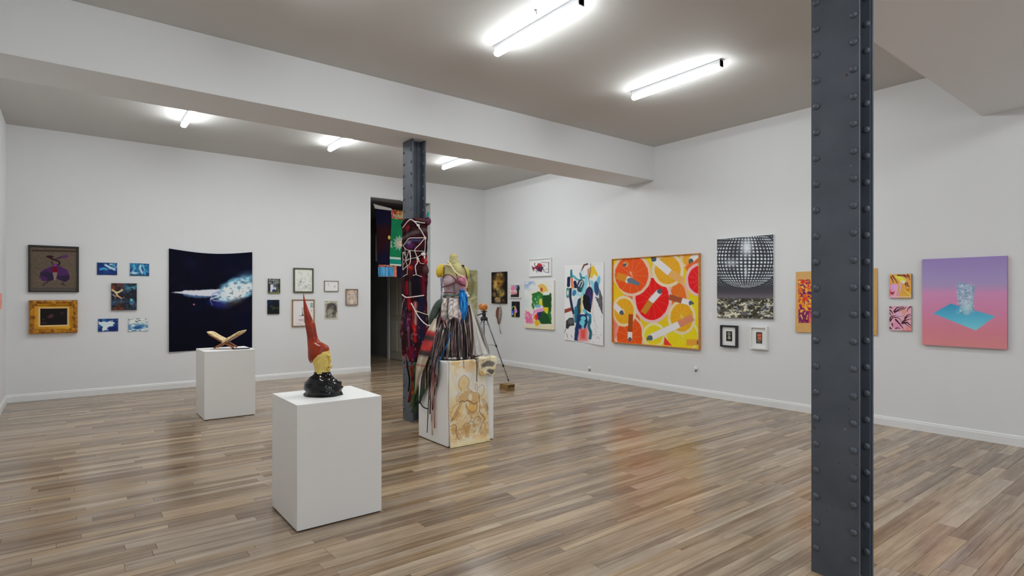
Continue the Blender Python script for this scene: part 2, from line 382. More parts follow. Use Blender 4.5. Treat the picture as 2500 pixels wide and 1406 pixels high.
# ================================================================ RED HAT HEAD
def head_sculpture():
    c0 = Vector((1.385, 3.955, PZ1)); d0 = c0.x*SN+c0.y*CS; k = d0/F; cx = 1250+F*(c0.x*CS-c0.y*SN)/d0
    t = thing('head_sculpture', 'ceramic head on a glossy black lump wearing a tall pointed red hat', 'sculpture', c0, FACE)
    def X(px): return (px-cx)*k
    zb = Y0-(PZ1-CAMH)/k            # pixel row of the pedestal top at that depth
    def Z(py): return max(0, (zb-py)*k)
    n = 40
    def loft(name, secs, m, depth, jit, seed, sub=4, fr=9, slant=None, cols=None, cap=True):
        S = []
        for i in range(len(secs)-1):
            for j in range(sub):
                f = j/sub; S.append([secs[i][q]*(1-f)+secs[i+1][q]*f for q in range(3)])
        S.append(list(secs[-1])); rings = []
        for i, (py, xl, xr) in enumerate(S):
            r = (X(xr)-X(xl))/2; m0 = (X(xr)+X(xl))/2; z = Z(py); ring = []
            for q in range(n):
                a = 2*math.pi*q/n; u = math.cos(a); w_ = math.sin(a)
                f = 1+jit*(float(fbm(u*1.6+5+z*fr, w_*1.6+z*fr*.6, seed, 3))-.5)*2
                dz = slant(i/(len(S)-1), u) if slant else 0
                ring.append((m0+r*u*f, r*depth*w_*f, max(z+dz, 0)))
            rings.append(ring)
        mb = MB(); mb.loft(rings, cap); return mb.build(name, m, t, smooth=True)
    black = mat('black_glazed_lump', (.002, .002, .003, 1), .06, spec=.4, bump=(26, .35))
    loft('base', [(969, 758, 824), (966, 748, 832), (955, 744, 835), (944, 746, 832), (934, 748, 829), (925, 751, 819), (917, 759, 811), (911, 766, 806), (907, 768, 803)], black, .88, .22, 5, 4, 34)
    yel = mat('yellow_glazed_clay', alb(212, 194, 112), .4, noise=(40, .25), col2=alb(184, 152, 66), bump=(45, .5))
    hd = loft('head', [(912, 768, 803), (905, 769, 803), (899, 768, 803), (893, 767, 806), (887, 765, 806), (880, 763, 806), (873, 762, 806), (865, 761, 806), (855, 762, 804), (846, 766, 798)], yel, .92, .05, 9, 3, 25)
    f = MB()                                                            # face on the right side of the head
    f.blob((X(806), -.012, Z(878)), (.014, .013, .022), 10, 7, .1, 1)   # nose
    f.blob((X(808), -.006, Z(894)), (.012, .022, .010), 10, 6, .15, 2)  # lips and chin
    f.blob((X(805), -.012, Z(867)), (.010, .032, .009), 10, 6, .15, 3)  # brow
    f.blob((X(802), -.026, Z(874)), (.009, .010, .007), 10, 6, 0, 4)    # eye
    f.blob((X(805), -.014, Z(900)), (.011, .020, .010), 10, 6, .1, 5)
    f.build('face', yel, hd, smooth=True)
    MB().blob((X(783), -.052, Z(882)), (.011, .010, .020), 10, 7, .2, 6).build('ear', yel, hd, smooth=True)
    red = mat('red_glazed_hat', alb(140, 32, 10, .85), .24, spec=.4, noise=(14, .3), col2=alb(186, 64, 20, .9), bump=(20, .35))
    loft('hat', [(876, 758, 793), (870, 754, 802), (862, 752.5, 803.5), (854, 752, 803), (846, 752, 800), (840, 751.5, 792), (834, 751, 781), (826, 750.5, 776), (810, 748.5, 772), (797, 746, 770), (788, 744.5, 768), (783, 743.5, 764), (766, 742.3, 757), (753, 741.4, 752), (738, 740.6, 746.6), (726, 740.3, 743.4), (716, 740.4, 741.6)],
         red, .86, .06, 14, 3, 12, slant=lambda f_, u: .030*u*(1-smooth(0, .35, f_))+0*u)
head_sculpture()
# ================================================================ WOODEN BOOK STAND
def book_stand():
    c0 = Vector((1.553, 7.93, PZ2)); t = thing('book_stand', 'folding crossed wooden book stand with pale carved boards on white pedestal', 'book stand', c0, FACE+.12)
    pale = mat('pale_carved_wood', alb(205, 190, 150), .6, noise=(30, .2), col2=alb(165, 130, 80), bump=(60, .3))
    brown = mat('orange_brown_wood', alb(140, 80, 30), .45, noise=(22, .3), col2=alb(85, 40, 15), bump=(60, .3))
    def board(sgn, lobes):
        ang = math.radians(31); dx, dz = sgn*math.cos(ang), math.sin(ang)
        o = Vector((.005, 0, .085)); D = Vector((dx, 0, dz)); Nn = Vector((-dz*sgn, 0, abs(dx))); Yv = Vector((0, 1, 0))
        mb = MB()                                            # upper slab with a rounded outer end
        for y0, y1, l in lobes:
            rows = []
            for i in range(9):
                s = i/8; u = -.012+l*s; w_ = 1 if s < .8 else math.sqrt(max(.05, 1-((s-.8)/.21)**2)); th = .016*w_*(1+.1*math.sin(s*9))
                ym = (y0+y1)/2; yh = (y1-y0)/2*(.75+.25*w_)
                rows.append([o+D*u+Yv*(ym+a*yh)+Nn*(b*th+.012) for a, b in ((-1, -.6), (-1, .6), (-.8, 1), (.8, 1), (1, .6), (1, -.6), (.8, -1), (-.8, -1))])
            mb.loft(rows)
        up = mb.build('page_board', pale, t, smooth=True)
        for i in range(5): MB().blob(o+D*(.06+.036*i)+Nn*.028+Yv*(.03*math.sin(i*2.1)+.045*(len(lobes)-1)), (.014, .022, .004), 8, 5, .2, i).build('carving', pale, up, smooth=True)
        for y0, y1 in ((-.085, -.035), (.035, .085)):        # legs crossing under the hinge
            lg = MB(); rows = []
            for i in range(7):
                s = i/6; u = .20-.335*s; th = .008; nz = 0; yh = (y1-y0)/2*(1 if s < .85 else .7)
                p = o+D*u; p.z = max(p.z, .008)
                rows.append([p+Yv*((y0+y1)/2+a*yh)+Nn*(b*th+nz) for a, b in ((-1, -1), (-1, 1), (1, 1), (1, -1))])
            lg.loft(rows); l = lg.build('leg', brown, t)
    board(-1, [(-.085, .085, .255)]); board(1, [(-.09, -.003, .27), (.003, .09, .28)])
    MB().tube([(0.005, -.088, .088), (.005, .088, .088)], .010, 8).build('hinge', brown, t, smooth=True)
book_stand()
pts = []
for i in range(34):
    s = i/33; pts.append((1.60+.20*s+.010*math.sin(i*1.9), 7.775-.03*s+.028*math.sin(i*.9)*(1-.6*s), PZ2+.006))
tag(MB().tube(pts, .007, 7).build('tangled_ribbon', mat('black_cord', (.012, .012, .014, 1), .7), smooth=True), 'crumpled black ribbon lying on the pedestal beside the book stand', 'ribbon')
# ================================================================ TRIPOD, MASK, BLOCK
foot = at(1242, 931, 2, .092)
tc = Vector((5.27, 7.52, 0)); dirs = []
v0 = foot-tc; v0.z = 0; ra = math.atan2(v0.y, v0.x); rl = v0.length
bk = at(1238, 954, 2, 0)
wood = mat('rough_block_wood', alb(135, 105, 60), .8, noise=(25, .3), col2=alb(75, 55, 25), bump=(50, .8))
blk = thing('wooden_block', 'small rough wooden block standing on the floor under a tripod foot', 'block', (bk.x+.075, bk.y+.10, 0), .10)
bb = MB(); rows = []
for i in range(7):
    z = .088*i/6; s = .97+.03*math.sin(i*2.3)
    rows.append([(x*s, y*s, z) for x, y in ((-.075, -.10), (0, -.105), (.075, -.10), (.078, 0), (.075, .10), (0, .104), (-.075, .10), (-.074, 0))])
bb.loft(rows); bb.build('block', wood, blk, weld=True)
ed = MB()
for i in range(6): ed.blob((-.06+.024*i, -.104, .068), (.013, .008, .016), 8, 5, .3, i)
ed.build('carved_edge', mat('dark_carved_edge', alb(70, 50, 22), .8), blk, smooth=True)
tp = thing('camera_tripod', 'grey metal camera tripod standing behind the mannequin, one foot on a block', 'tripod', tc)
alu = mat('brushed_aluminium', (.30, .31, .33, 1), .35, metal=.8); bp_ = mat('black_plastic', (.012, .012, .013, 1), .5)
MB().tube([(0, 0, .72), (0, 0, 1.24)], .012, 10).build('centre_column', alu, tp, smooth=True)
MB().tube([(0, 0, .70), (0, 0, .76)], .019, 10).build('column_collar', bp_, tp, smooth=True)
MB().tube([(0, 0, 1.10), (0, 0, 1.13), (0, 0, 1.16)], [.055, .062, .045], 12).build('shoulder', bp_, tp, smooth=True)
hd = MB(); hd.tube([(0, 0, 1.15), (0, 0, 1.2), (0, 0, 1.24)], [.022, .032, .024], 12); hd.box(-.04, .04, -.028, .028, 1.235, 1.252); hd.build('pan_head', bp_, tp)
MB().tube([Vector((0, 0, 1.22)), RGT*-.16+AWAY*-.05+Vector((0, 0, 1.17))], .009, 8).build('pan_handle', bp_, tp, smooth=True)
MB().tube([(0.02, -.01, 1.12), (.05, -.03, 1.10), (.05, -.03, 1.04), (.02, -.01, 1.03)], .005, 6).build('crank', alu, tp, smooth=True)
for q, a in enumerate((ra, ra+2.1, ra-2.1)):
    f_ = Vector((math.cos(a)*rl, math.sin(a)*rl, .094 if q == 0 else .004)); top = Vector((math.cos(a)*.045, math.sin(a)*.045, 1.12))
    lg = MB(); P = [top.lerp(f_, s) for s in (0, .42, .43, .74, .75, .985)]
    lg.tube(P, [.0125, .0125, .010, .010, .0075, .0075], 8); l = lg.build('leg', alu, tp, smooth=True)
    for s in (.425, .745): MB().tube([top.lerp(f_, s-.018), top.lerp(f_, s+.018)], .0155, 8).build('leg_clamp', bp_, l, smooth=True)
    MB().tube([top.lerp(f_, .965), top.lerp(f_, 1)], .012, 8).build('rubber_foot', bp_, l, smooth=True)
    MB().tube([(0, 0, .72), top.lerp(f_, .42)], .0035, 6).build('brace', alu, tp, smooth=True)
amber = mat('amber_glazed_clay', alb(190, 120, 40), .3, noise=(30, .25), col2=alb(130, 65, 15), bump=(40, .5), coat=.3)
mk = thing('clay_mask_head', 'small amber clay face mounted on top of the tripod', 'sculpture', tc+Vector((0, 0, 1.252)), FACE)
skull = MB().blob((0, 0, .062), (.058, .052, .062), 18, 12, .06, 3).build('face', amber, mk, smooth=True)
ft = MB(); ft.blob((.022, -.050, .060), (.010, .014, .018), 8, 6); ft.blob((.022, -.046, .030), (.022, .012, .008), 8, 6); ft.blob((.022, -.044, .085), (.028, .012, .008), 8, 6)
ft.build('features', amber, skull, smooth=True)
ea = MB()
for i in range(7): ea.blob((-.058-.012*(i % 3), -.01+.004*i, .028+.012*i), (.015, .012, .012), 8, 6, .2, i)
ea.build('side_ornament', amber, mk, smooth=True)
# ================================================================ PICTURES
class Art:
    """a picture painted on its own mesh grid; coordinates are digitised sketch units, corners TL TR BR BL"""
    def __init__(s, nx, ny, corners, bg, seed=1):
        s.nx, s.ny, s.seed = nx, ny, seed
        (x0, y0), (x1, y1), (x2, y2), (x3, y3) = corners
        dx1, dy1, dx2, dy2 = x1-x2, y1-y2, x3-x2, y3-y2; sx, sy = x0-x1+x2-x3, y0-y1+y2-y3
        den = dx1*dy2-dx2*dy1; g = (sx*dy2-dx2*sy)/den; h = (dx1*sy-sx*dy1)/den
        u, v = np.meshgrid(np.linspace(0, 1, nx+1), np.linspace(0, 1, ny+1)); s.u, s.v = u, v
        q = g*u+h*v+1
        s.X = ((x1-x0+g*x1)*u+(x3-x0+h*x3)*v+x0)/q; s.Y = ((y1-y0+g*y1)*u+(y3-y0+h*y3)*v+y0)/q
        s.c = np.ones((ny+1, nx+1, 3))*np.array(bg, float); s.px = max(abs(x1-x0)/nx, abs(y3-y0)/ny)*.9
    def mix(s, m, col):
        m = np.clip(m, 0, 1)[..., None]; s.c = s.c*(1-m)+np.array(col, float)*m; return s
    def ell(s, cx, cy, rx, ry, col, rot=0, a=1, soft=None):
        t = math.radians(rot); dx, dy = s.X-cx, s.Y-cy
        p = (dx*math.cos(t)+dy*math.sin(t))/rx; q = (-dx*math.sin(t)+dy*math.cos(t))/ry
        d = (np.sqrt(p*p+q*q)-1)*min(rx, ry); return s.mix(a*np.clip(.5-d/(soft or s.px), 0, 1), col)
    def _seg(s, a, b):
        ax, ay = a; bx, by = b; vx, vy = bx-ax, by-ay; L = vx*vx+vy*vy+1e-9
        t = np.clip(((s.X-ax)*vx+(s.Y-ay)*vy)/L, 0, 1)
        return np.hypot(s.X-ax-t*vx, s.Y-ay-t*vy), t
    def line(s, pts, w, col, a=1, soft=None, w2=None, wob=0):
        D = None; X, Y = s.X, s.Y
        if wob:
            s.X = X+(fbm(X/18, Y/18, s.seed+5)-.5)*wob; s.Y = Y+(fbm(X/18, Y/18, s.seed+8)-.5)*wob
        n = len(pts)-1
        for i in range(n):
            d, t = s._seg(pts[i], pts[i+1])
            ww = w if w2 is None else w+(w2-w)*((i+t)/n)
            d = d-ww/2; D = d if D is None else np.minimum(D, d)
        s.X, s.Y = X, Y
        return s.mix(a*np.clip(.5-D/(soft or s.px), 0, 1), col)
    def bar(s, a, b, w, col, al=1):      # square-ended stroke
        ax, ay = a; bx, by = b; L = math.hypot(bx-ax, by-ay); ux, uy = (bx-ax)/L, (by-ay)/L
        p = (s.X-ax)*ux+(s.Y-ay)*uy; q = -(s.X-ax)*uy+(s.Y-ay)*ux
        d = np.maximum(np.maximum(-p, p-L), np.abs(q)-w/2); return s.mix(al*np.clip(.5-d/s.px, 0, 1), col)
    def poly(s, pts, col, a=1, soft=None, wob=0):
        X, Y = s.X, s.Y
        if wob: X = X+(fbm(X/22, Y/22, s.seed+15)-.5)*wob; Y = Y+(fbm(s.X/22, Y/22, s.seed+18)-.5)*wob
        ins = np.zeros(X.shape, bool); D = np.full(X.shape, 1e9); n = len(pts); S = (s.X, s.Y); s.X, s.Y = X, Y
        for i in range(n):
            (x0, y0), (x1, y1) = pts[i], pts[(i+1) % n]
            D = np.minimum(D, s._seg(pts[i], pts[(i+1) % n])[0])
            if y0 != y1: ins ^= ((y0 > Y) != (y1 > Y)) & (X < (x1-x0)*(Y-y0)/(y1-y0)+x0)
        s.X, s.Y = S; D = np.where(ins, -D, D)
        return s.mix(a*np.clip(.5-D/(soft or s.px), 0, 1), col)
    def nz(s, sx, sy=None, seed=0, octv=4): return fbm(s.X/sx, s.Y/(sy or sx), s.seed+seed, octv)
    def grade(s, stops, t):
        t = np.clip(t, 0, 1); k = [p for p, _ in stops]
        s.c = np.stack([np.interp(t, k, [c[i] for _, c in stops]) for i in range(3)], -1); return s
    def text(s, rows, x, y, cw, ch, col, a=1):
        for r, row in enumerate(rows):
            for i, ch_ in enumerate(row):
                for seg in GLYPH.get(ch_, ()):
                    s.line([(x+i*cw*1.3+p[0]*cw, y+r*ch*1.5+p[1]*ch) for p in seg], cw*.24, col, a)
        return s
    def linear(s, gain=GAIN): v = lin(np.clip(s.c, 0, 255))*gain; return v*np.minimum(1, .86/np.maximum(v.max(-1, keepdims=True), 1e-6))
GLYPH = {'P': [((0, 1), (0, 0), (.8, 0), (.8, .5), (0, .5))], 'U': [((0, 0), (0, 1), (.8, 1), (.8, 0))], 'E': [((.8, 0), (0, 0), (0, 1), (.8, 1)), ((0, .5), (.6, .5))],
 'D': [((0, 0), (.5, 0), (.8, .5), (.5, 1), (0, 1), (0, 0))], 'L': [((0, 0), (0, 1), (.8, 1))], 'M': [((0, 1), (0, 0), (.4, .6), (.8, 0), (.8, 1))], 'A': [((0, 1), (.4, 0), (.8, 1)), ((.15, .65), (.65, .65))],
 'R': [((0, 1), (0, 0), (.8, 0), (.8, .5), (0, .5), (.8, 1))], 'N': [((0, 1), (0, 0), (.8, 1), (.8, 0))], 'T': [((0, 0), (.8, 0)), ((.4, 0), (.4, 1))], '1': [((.4, 0), (.4, 1))], '7': [((0, 0), (.8, 0), (.3, 1))],
 'O': [((0, 0), (.8, 0), (.8, 1), (0, 1), (0, 0))], 'I': [((.4, 0), (.4, 1))], 'G': [((.8, 0), (0, 0), (0, 1), (.8, 1), (.8, .5), (.4, .5))]}
def sheet(art, W, H, depth, side=None, dy=None, dz=None, gain=GAIN, back=0.0):
    """painted grid (front at y=-depth) with its turned edges; origin bottom centre"""
    ny, nx = art.ny, art.nx; col = art.linear(gain); mb = MB()
    Xx = (art.u-.5)*W; Zz = (1-art.v)*H; Yy = np.full(Xx.shape, -depth)
    if dy is not None: Yy = Yy-dy(art.u, art.v)
    if dz is not None: Zz = Zz+dz(art.u, art.v)
    mb.v = list(map(tuple, np.stack([Xx, Yy, Zz], -1).reshape(-1, 3))); mb.c = list(map(tuple, col.reshape(-1, 3))); n = nx+1
    i, j = np.meshgrid(np.arange(ny), np.arange(nx), indexing='ij'); b = (i*n+j).ravel()
    mb.f = list(map(tuple, np.stack([b, b+n, b+n+1, b+1], -1).tolist()))
    rim = [(0, j) for j in range(nx)]+[(i, nx) for i in range(ny)]+[(ny, j) for j in range(nx, 0, -1)]+[(i, 0) for i in range(ny, 0, -1)]
    sc = None if side is None else tuple(np.minimum(lin(side)*gain, .9)); base = len(mb.v); m = len(rim)
    th = max(depth-back, .0012)
    for (i, j) in rim:                           # front rim again with the edge colour, then the back rim
        p = mb.v[i*n+j]; mb.v.append(p); mb.c.append(sc or mb.c[i*n+j])
    for (i, j) in rim:
        p = mb.v[i*n+j]; mb.v.append((p[0], p[1]+th, p[2])); mb.c.append(sc or mb.c[i*n+j])
    for k in range(m): q = (k+1) % m; mb.f.append((base+k, base+q, base+m+q, base+m+k))
    if dy is None: mb.f.append(tuple(base+m+k for k in range(m)))
    return mb
def frame_mesh(W, H, prof):
    """profile [(inset, y)] swept round the W x H rectangle with mitred corners"""
    mb = MB(); rows = []
    for ins, yy in prof:
        a, b = W/2-ins, H/2-ins; rows.append([(-a, yy, H/2-b), (a, yy, H/2-b), (a, yy, H/2+b), (-a, yy, H/2+b)])
    mb.quadgrid(rows, True); return mb
def hang(name, label, cat, wall, a0, a1, z0, z1, group=None):
    W, H = abs(a1-a0), z1-z0; mid = (a0+a1)/2
    loc, rz = {'back': ((mid, YB-.0015, z0), 0), 'right': ((XR-.0015, mid, z0), -math.pi/2), 'left': ((XL+.0015, mid, z0), math.pi/2)}[wall]
    return thing(name, label, cat, loc, rz, group), W, H
def picture(name, label, cat, wall, a0, a1, z0, z1, art, depth=.03, side=None, frame=None, matw=0, matcol=None, dy=None, dz=None, m='paint', back=0.0, canvas='canvas'):
    """frame=(width, depth, material); the painted sheet sits inside the frame and mat"""
    t, W, H = hang(name, label, cat, wall, a0, a1, z0, z1)
    if frame:
        fw, fd, fm = frame
        frame_mesh(W, H, [(0, 0), (0, -fd+.002), (.002, -fd), (fw-.002, -fd), (fw, -fd+.002), (fw, -fd*.35)]).build('frame', fm, t)
        if matw:
            MB().box(-W/2+fw, W/2-fw, -fd*.42, -fd*.3, fw, H-fw).build('mat_board', matcol, t)
        iw, ih = W-2*fw-2*matw, H-2*fw-2*matw
        o = sheet(art, iw, ih, fd*.5, side, gain=GAIN).build(canvas, M[m], t); o.location = (0, 0, fw+matw)
    else:
        sheet(art, W, H, depth, side, dy, dz, back=back).build(canvas, M[m], t)
    return t
fm_black = mat('black_frame', (.012, .012, .013, 1), .4); fm_white = mat('white_frame', (.80, .80, .79, 1), .4)
fm_dark = mat('dark_bronze_frame', alb(70, 68, 50), .45, noise=(30, .3)); fm_oak = mat('oak_frame', alb(140, 112, 75), .5, noise=(30, .3))
fm_grey = mat('pale_grey_wood_frame', alb(130, 122, 105), .5, noise=(30, .3)); fm_tan = mat('tan_wood_edge', alb(180, 125, 60), .55, noise=(25, .3), col2=alb(150, 95, 40))
white_mat = mat('white_mat_board', (.84, .84, .82, 1), .8)
W_ = (222, 221, 218)
# ---- textile with the purple figure
A = Art(120, 110, [(110, 90), (1440, 135), (1430, 1335), (100, 1345)], (84, 74, 62), 2)
n = A.nz(60, 9, 1); A.c = A.c*(.78+.45*n)[..., None]
A.mix(smooth(.45, .6, A.nz(300, 40, 2))*.35, (95, 78, 72)); A.bar((150, 205), (1430, 220), 55, (48, 36, 34), .7); A.bar((150, 1285), (1430, 1285), 50, (62, 60, 62), .7)
A.line([(600, 370), (700, 430), (830, 470), (930, 520), (950, 570), (900, 610)], 45, (40, 24, 28)); A.ell(670, 375, 105, 34, (44, 22, 30)); A.line([(830, 440), (960, 400), (1050, 370)], 25, (60, 30, 50), w2=60)
A.ell(1100, 372, 95, 48, (82, 45, 92), -15); A.line([(740, 500), (720, 560), (780, 610), (880, 610)], 36, (66, 34, 50)); 
A.poly([(800, 610), (980, 660), (1150, 750), (1220, 880), (1220, 1010), (1120, 1085), (1000, 1060), (860, 1010), (800, 960), (760, 1040), (600, 1085), (440, 1060), (370, 970), (390, 830), (480, 750), (640, 680)], (66, 36, 78), wob=10)
A.poly([(390, 830), (600, 800), (780, 850), (770, 1000), (740, 1050), (600, 1085), (580, 960), (390, 920)], (38, 34, 50), .85, wob=12); A.poly([(880, 930), (1220, 890), (1220, 1010), (1110, 1080), (1010, 1060), (880, 1010)], (40, 32, 52), .85, wob=12)
A.ell(805, 760, 75, 95, (100, 14, 24)); A.poly([(740, 820), (880, 820), (830, 1040), (780, 1040)], (122, 102, 92)); A.ell(810, 620, 60, 26, (110, 50, 120))
A.line([(600, 1080), (580, 1120), (500, 1140), (470, 1200)], 30, (52, 36, 34)); A.line([(1060, 1080), (1040, 1120), (990, 1145), (1100, 1195)], 26, (52, 36, 38))
picture('framed_textile', 'dark framed brown weaving with a purple two-lobed figure', 'textile', 'back', -.475, .099, 1.552, 2.224, A, frame=(.022, .035, fm_black), m='paint_cloth')
# ---- ornate gold frame
A = Art(70, 46, [(540, 385), (1490, 385), (1480, 950), (535, 955)], (14, 8, 10), 3)
A.ell(910, 650, 100, 55, (98, 52, 68), -20, .9, 60); A.ell(1300, 550, 55, 35, (62, 48, 54), 0, .8, 40); A.ell(655, 750, 30, 30, (90, 82, 80), 0, .6, 25); A.ell(700, 870, 80, 30, (66, 56, 44), 0, .7, 40); A.ell(610, 850, 30, 20, (84, 76, 80), 0, .5, 20); A.mix(A.nz(150)*.18, (48, 18, 22))
t, W, H = hang('gilt_framed_picture', 'small dark picture in a wide ornate gold frame', 'picture', 'back', -.465, .083, .952, 1.435)
gold = mat('gilded_carving', alb(178, 124, 28), .38, metal=.35, noise=(22, .22), col2=alb(96, 44, 12), bump=(45, .8)); goldb = mat('bright_gilding', alb(196, 146, 36), .3, metal=.45, noise=(9, .3), col2=alb(150, 96, 18))
frame_mesh(W, H, [(0, 0), (0, -.04), (.008, -.058), (.028, -.062), (.046, -.046), (.052, -.044)]).build('frame', gold, t)
frame_mesh(W-.104, H-.104, [(0, -.044), (.010, -.05), (.03, -.034), (.046, -.030)]).build('inner_moulding', goldb, t).location = (0, 0, .052)
frame_mesh(W-.196, H-.196, [(0, -.031), (.006, -.034), (.022, -.028), (.024, -.022)]).build('slip', mat('cream_slip', alb(196, 160, 98), .6), t).location = (0, 0, .098)
for i, (sx, sz, r) in enumerate(((-1, 0, .05), (1, 0, .05), (-1, 1, .05), (1, 1, .05), (0, 0, .032), (0, 1, .032), (-1, .5, .03), (1, .5, .03))):
    o = MB(); x = sx*(W/2-.045); z = .045+sz*(H-.09)
    for k in range(9):
        a = k*2*math.pi/9; o.blob((x+r*.55*math.cos(a), -.052, z+r*.5*math.sin(a)), (r*.42, .013, r*.34), 8, 6, .25, k+i*7)
    o.blob((x, -.055, z), (r*.55, .018, r*.5), 10, 6, .2, i); o.build('carved_ornament', gold, t, smooth=True)
sheet(A, W-.236, H-.236, .022, gain=1.3).build('canvas', M['paint'], t).location = (0, 0, .118)
# ---- four blue prints and the dark painting between them
def blue_print(corners, seed, fn, rect, label):
    A = Art(54, 36, corners, (14, 36, 92), seed); fn(A)
    picture('blue_print', label, 'print', 'back', rect[0], rect[1], rect[2], rect[3], A, depth=.004, side=(20, 60, 100), dy=lambda u, v: .006*np.abs(u-.5)*2*(.4+v), canvas='paper')
CY, LC, NV = (70, 160, 190), (190, 225, 228), (12, 22, 84)
def f1(A): A.mix(smooth(.4, .75, A.nz(60, 60, 1))*.5, (20, 80, 130)); A.line([(110, 215), (180, 195), (230, 215)], 34, CY, .9, 18); A.line([(210, 130), (300, 180), (380, 215)], 40, LC, .85, 22); A.line([(330, 110), (380, 150)], 40, CY, .8, 22); A.mix(smooth(.55, .7, A.nz(22, 16, 4))*smooth(210, 320, A.X)*smooth(240, 180, A.Y)*.8, LC); A.bar((60, 90), (420, 92), 16, (16, 66, 90))
def f2(A): A.c[:] = (24, 88, 128); A.mix(smooth(.4, .7, A.nz(60, 90, 2))*.8, NV); A.line([(740, 130), (745, 200), (720, 240)], 50, CY, .85, 24); A.line([(860, 140), (850, 190), (885, 270)], 42, LC, .8, 24); A.line([(900, 130), (930, 210), (940, 290)], 34, CY, .85, 22); A.ell(745, 275, 70, 22, LC, 0, .8, 22); A.bar((665, 310), (1020, 320), 22, (20, 70, 92)); A.mix(smooth(.6, .75, A.nz(20, 30, 5))*.5, LC)
def f3(A): A.mix(smooth(.42, .58, A.nz(70, 60, 3)+.0)*.8, (26, 90, 140)); A.poly([(85, 1180), (230, 1190), (300, 1170), (380, 1200), (340, 1260), (240, 1290), (260, 1340), (140, 1350), (160, 1280), (90, 1230)], (214, 222, 220), .95, 14, 40); A.mix(smooth(.55, .7, A.nz(18, 18, 7))*.5*smooth(1340, 1240, A.Y), (150, 190, 205)); A.ell(330, 1320, 90, 45, NV, 0, .9, 30)
def f4(A): A.c[:] = (196, 200, 196); A.mix(smooth(.52, .68, A.nz(26, 14, 3))*.9*smooth(1260, 1180, A.Y), (70, 82, 88)); A.mix(smooth(1180, 1270, A.Y)*smooth(.35, .6, A.nz(60, 30, 5)), (34, 96, 142)); A.mix(smooth(.6, .75, A.nz(22, 14, 6))*.6, (210, 216, 214)); A.ell(800, 1290, 110, 26, (22, 72, 128), 0, .9, 24)
blue_print([(52, 82), (428, 92), (425, 320), (50, 318)], 21, f1, (.317, .566, 1.817, 2.002), 'deep navy and cyan print, upper one nearer the purple weaving')
blue_print([(668, 95), (1022, 105), (1018, 330), (662, 322)], 22, f2, (.731, .982, 1.811, 2.006), 'teal and pale blue print of upright streaks, upper one nearer the dark tapestry')
blue_print([(80, 1135), (448, 1125), (438, 1355), (68, 1365)], 23, f3, (.329, .580, .956, 1.150), 'navy print with a white splash, lower one nearer the gold frame')
blue_print([(638, 1118), (998, 1115), (992, 1350), (630, 1355)], 24, f4, (.710, .966, .946, 1.147), 'mostly white print with blue at its foot, lower one nearer the dark tapestry')
A = Art(66, 70, [(318, 465), (795, 468), (788, 965), (318, 965)], (26, 26, 34), 25)
A.mix(smooth(.45, .7, A.nz(90, 90, 1)), (40, 62, 84)); A.mix(smooth(.5, .7, A.nz(80, 60, 2))*smooth(520, 700, A.X)*smooth(720, 520, A.Y), (62, 150, 160)); A.mix(smooth(.45, .65, A.nz(50, 80, 4))*smooth(620, 420, A.X), (104, 42, 22)); A.line([(330, 590), (390, 630), (440, 640), (520, 590)], 30, (222, 196, 146), .9, 12); A.line([(400, 640), (430, 700), (510, 750)], 34, (226, 190, 130), .9, 12, 16); A.line([(345, 680), (390, 710)], 20, (180, 170, 150), .8, 10)
A.ell(690, 780, 28, 28, (84, 158, 170)); A.ell(692, 845, 34, 30, (64, 92, 124)); A.mix(smooth(.55, .7, A.nz(60, 60, 7))*smooth(760, 900, A.Y), (86, 38, 24)); A.mix(smooth(.66, .76, A.nz(24, 24, 9))*.6, (92, 130, 150))
picture('dark_painting', 'small dark canvas with cream, rust and teal dabs amid the blue prints', 'painting', 'back', .494, .817, 1.277, 1.692, A, depth=.03, side=(26, 24, 26))
# ---- tapestry
A = Art(190, 230, [(72, 108), (683, 140), (665, 842), (58, 855)], (6, 6, 20), 30)
A.mix(smooth(.4, .7, A.nz(120, 120, 1))*.5, (4, 8, 34)); A.mix(smooth(.55, .75, A.nz(160, 90, 3))*.35, (20, 14, 30))
cl = np.exp(-(((A.X-560)/150)**2+((A.Y-(430-.28*(A.X-500)))/85)**2)); A.mix(smooth(.22, .62, cl*1.3*(.45+.9*A.nz(42, 34, 5, 5))), (110, 168, 190)); A.mix(smooth(.38, .75, cl*1.25*(.4+1.0*A.nz(26, 20, 8, 5))), (232, 236, 236))
A.poly([(88, 428), (200, 412), (330, 408), (430, 404), (470, 430), (420, 452), (330, 458), (230, 448), (140, 434)], (226, 228, 236), .97, 8, 12); A.poly([(150, 436), (330, 458), (400, 462), (300, 470), (210, 462)], (88, 118, 160), .8, 14, 16)
A.mix(smooth(.5, .72, A.nz(30, 20, 11, 5))*smooth(.2, .45, cl)*.75, (70, 104, 124)); A.mix(smooth(.6, .74, A.nz(18, 12, 14, 4))*smooth(.25, .5, cl)*.7, (40, 56, 76)); A.line([(440, 420), (385, 440), (365, 490), (378, 522)], 9, (120, 140, 200), .85, 8); A.line([(370, 480), (410, 465), (450, 450), (470, 480), (420, 496), (385, 490)], 10, (220, 228, 236), .8, 8); A.ell(430, 520, 70, 26, (30, 34, 96), 10, .8, 30); A.ell(545, 505, 70, 22, (60, 48, 52), -20, .7, 30)
A.ell(245, 518, 6, 6, (190, 110, 130), 0, 1, 6); A.ell(230, 200, 60, 40, (14, 18, 46), 20, .5, 60); A.ell(620, 330, 70, 40, (96, 150, 176), -20, .4, 50)
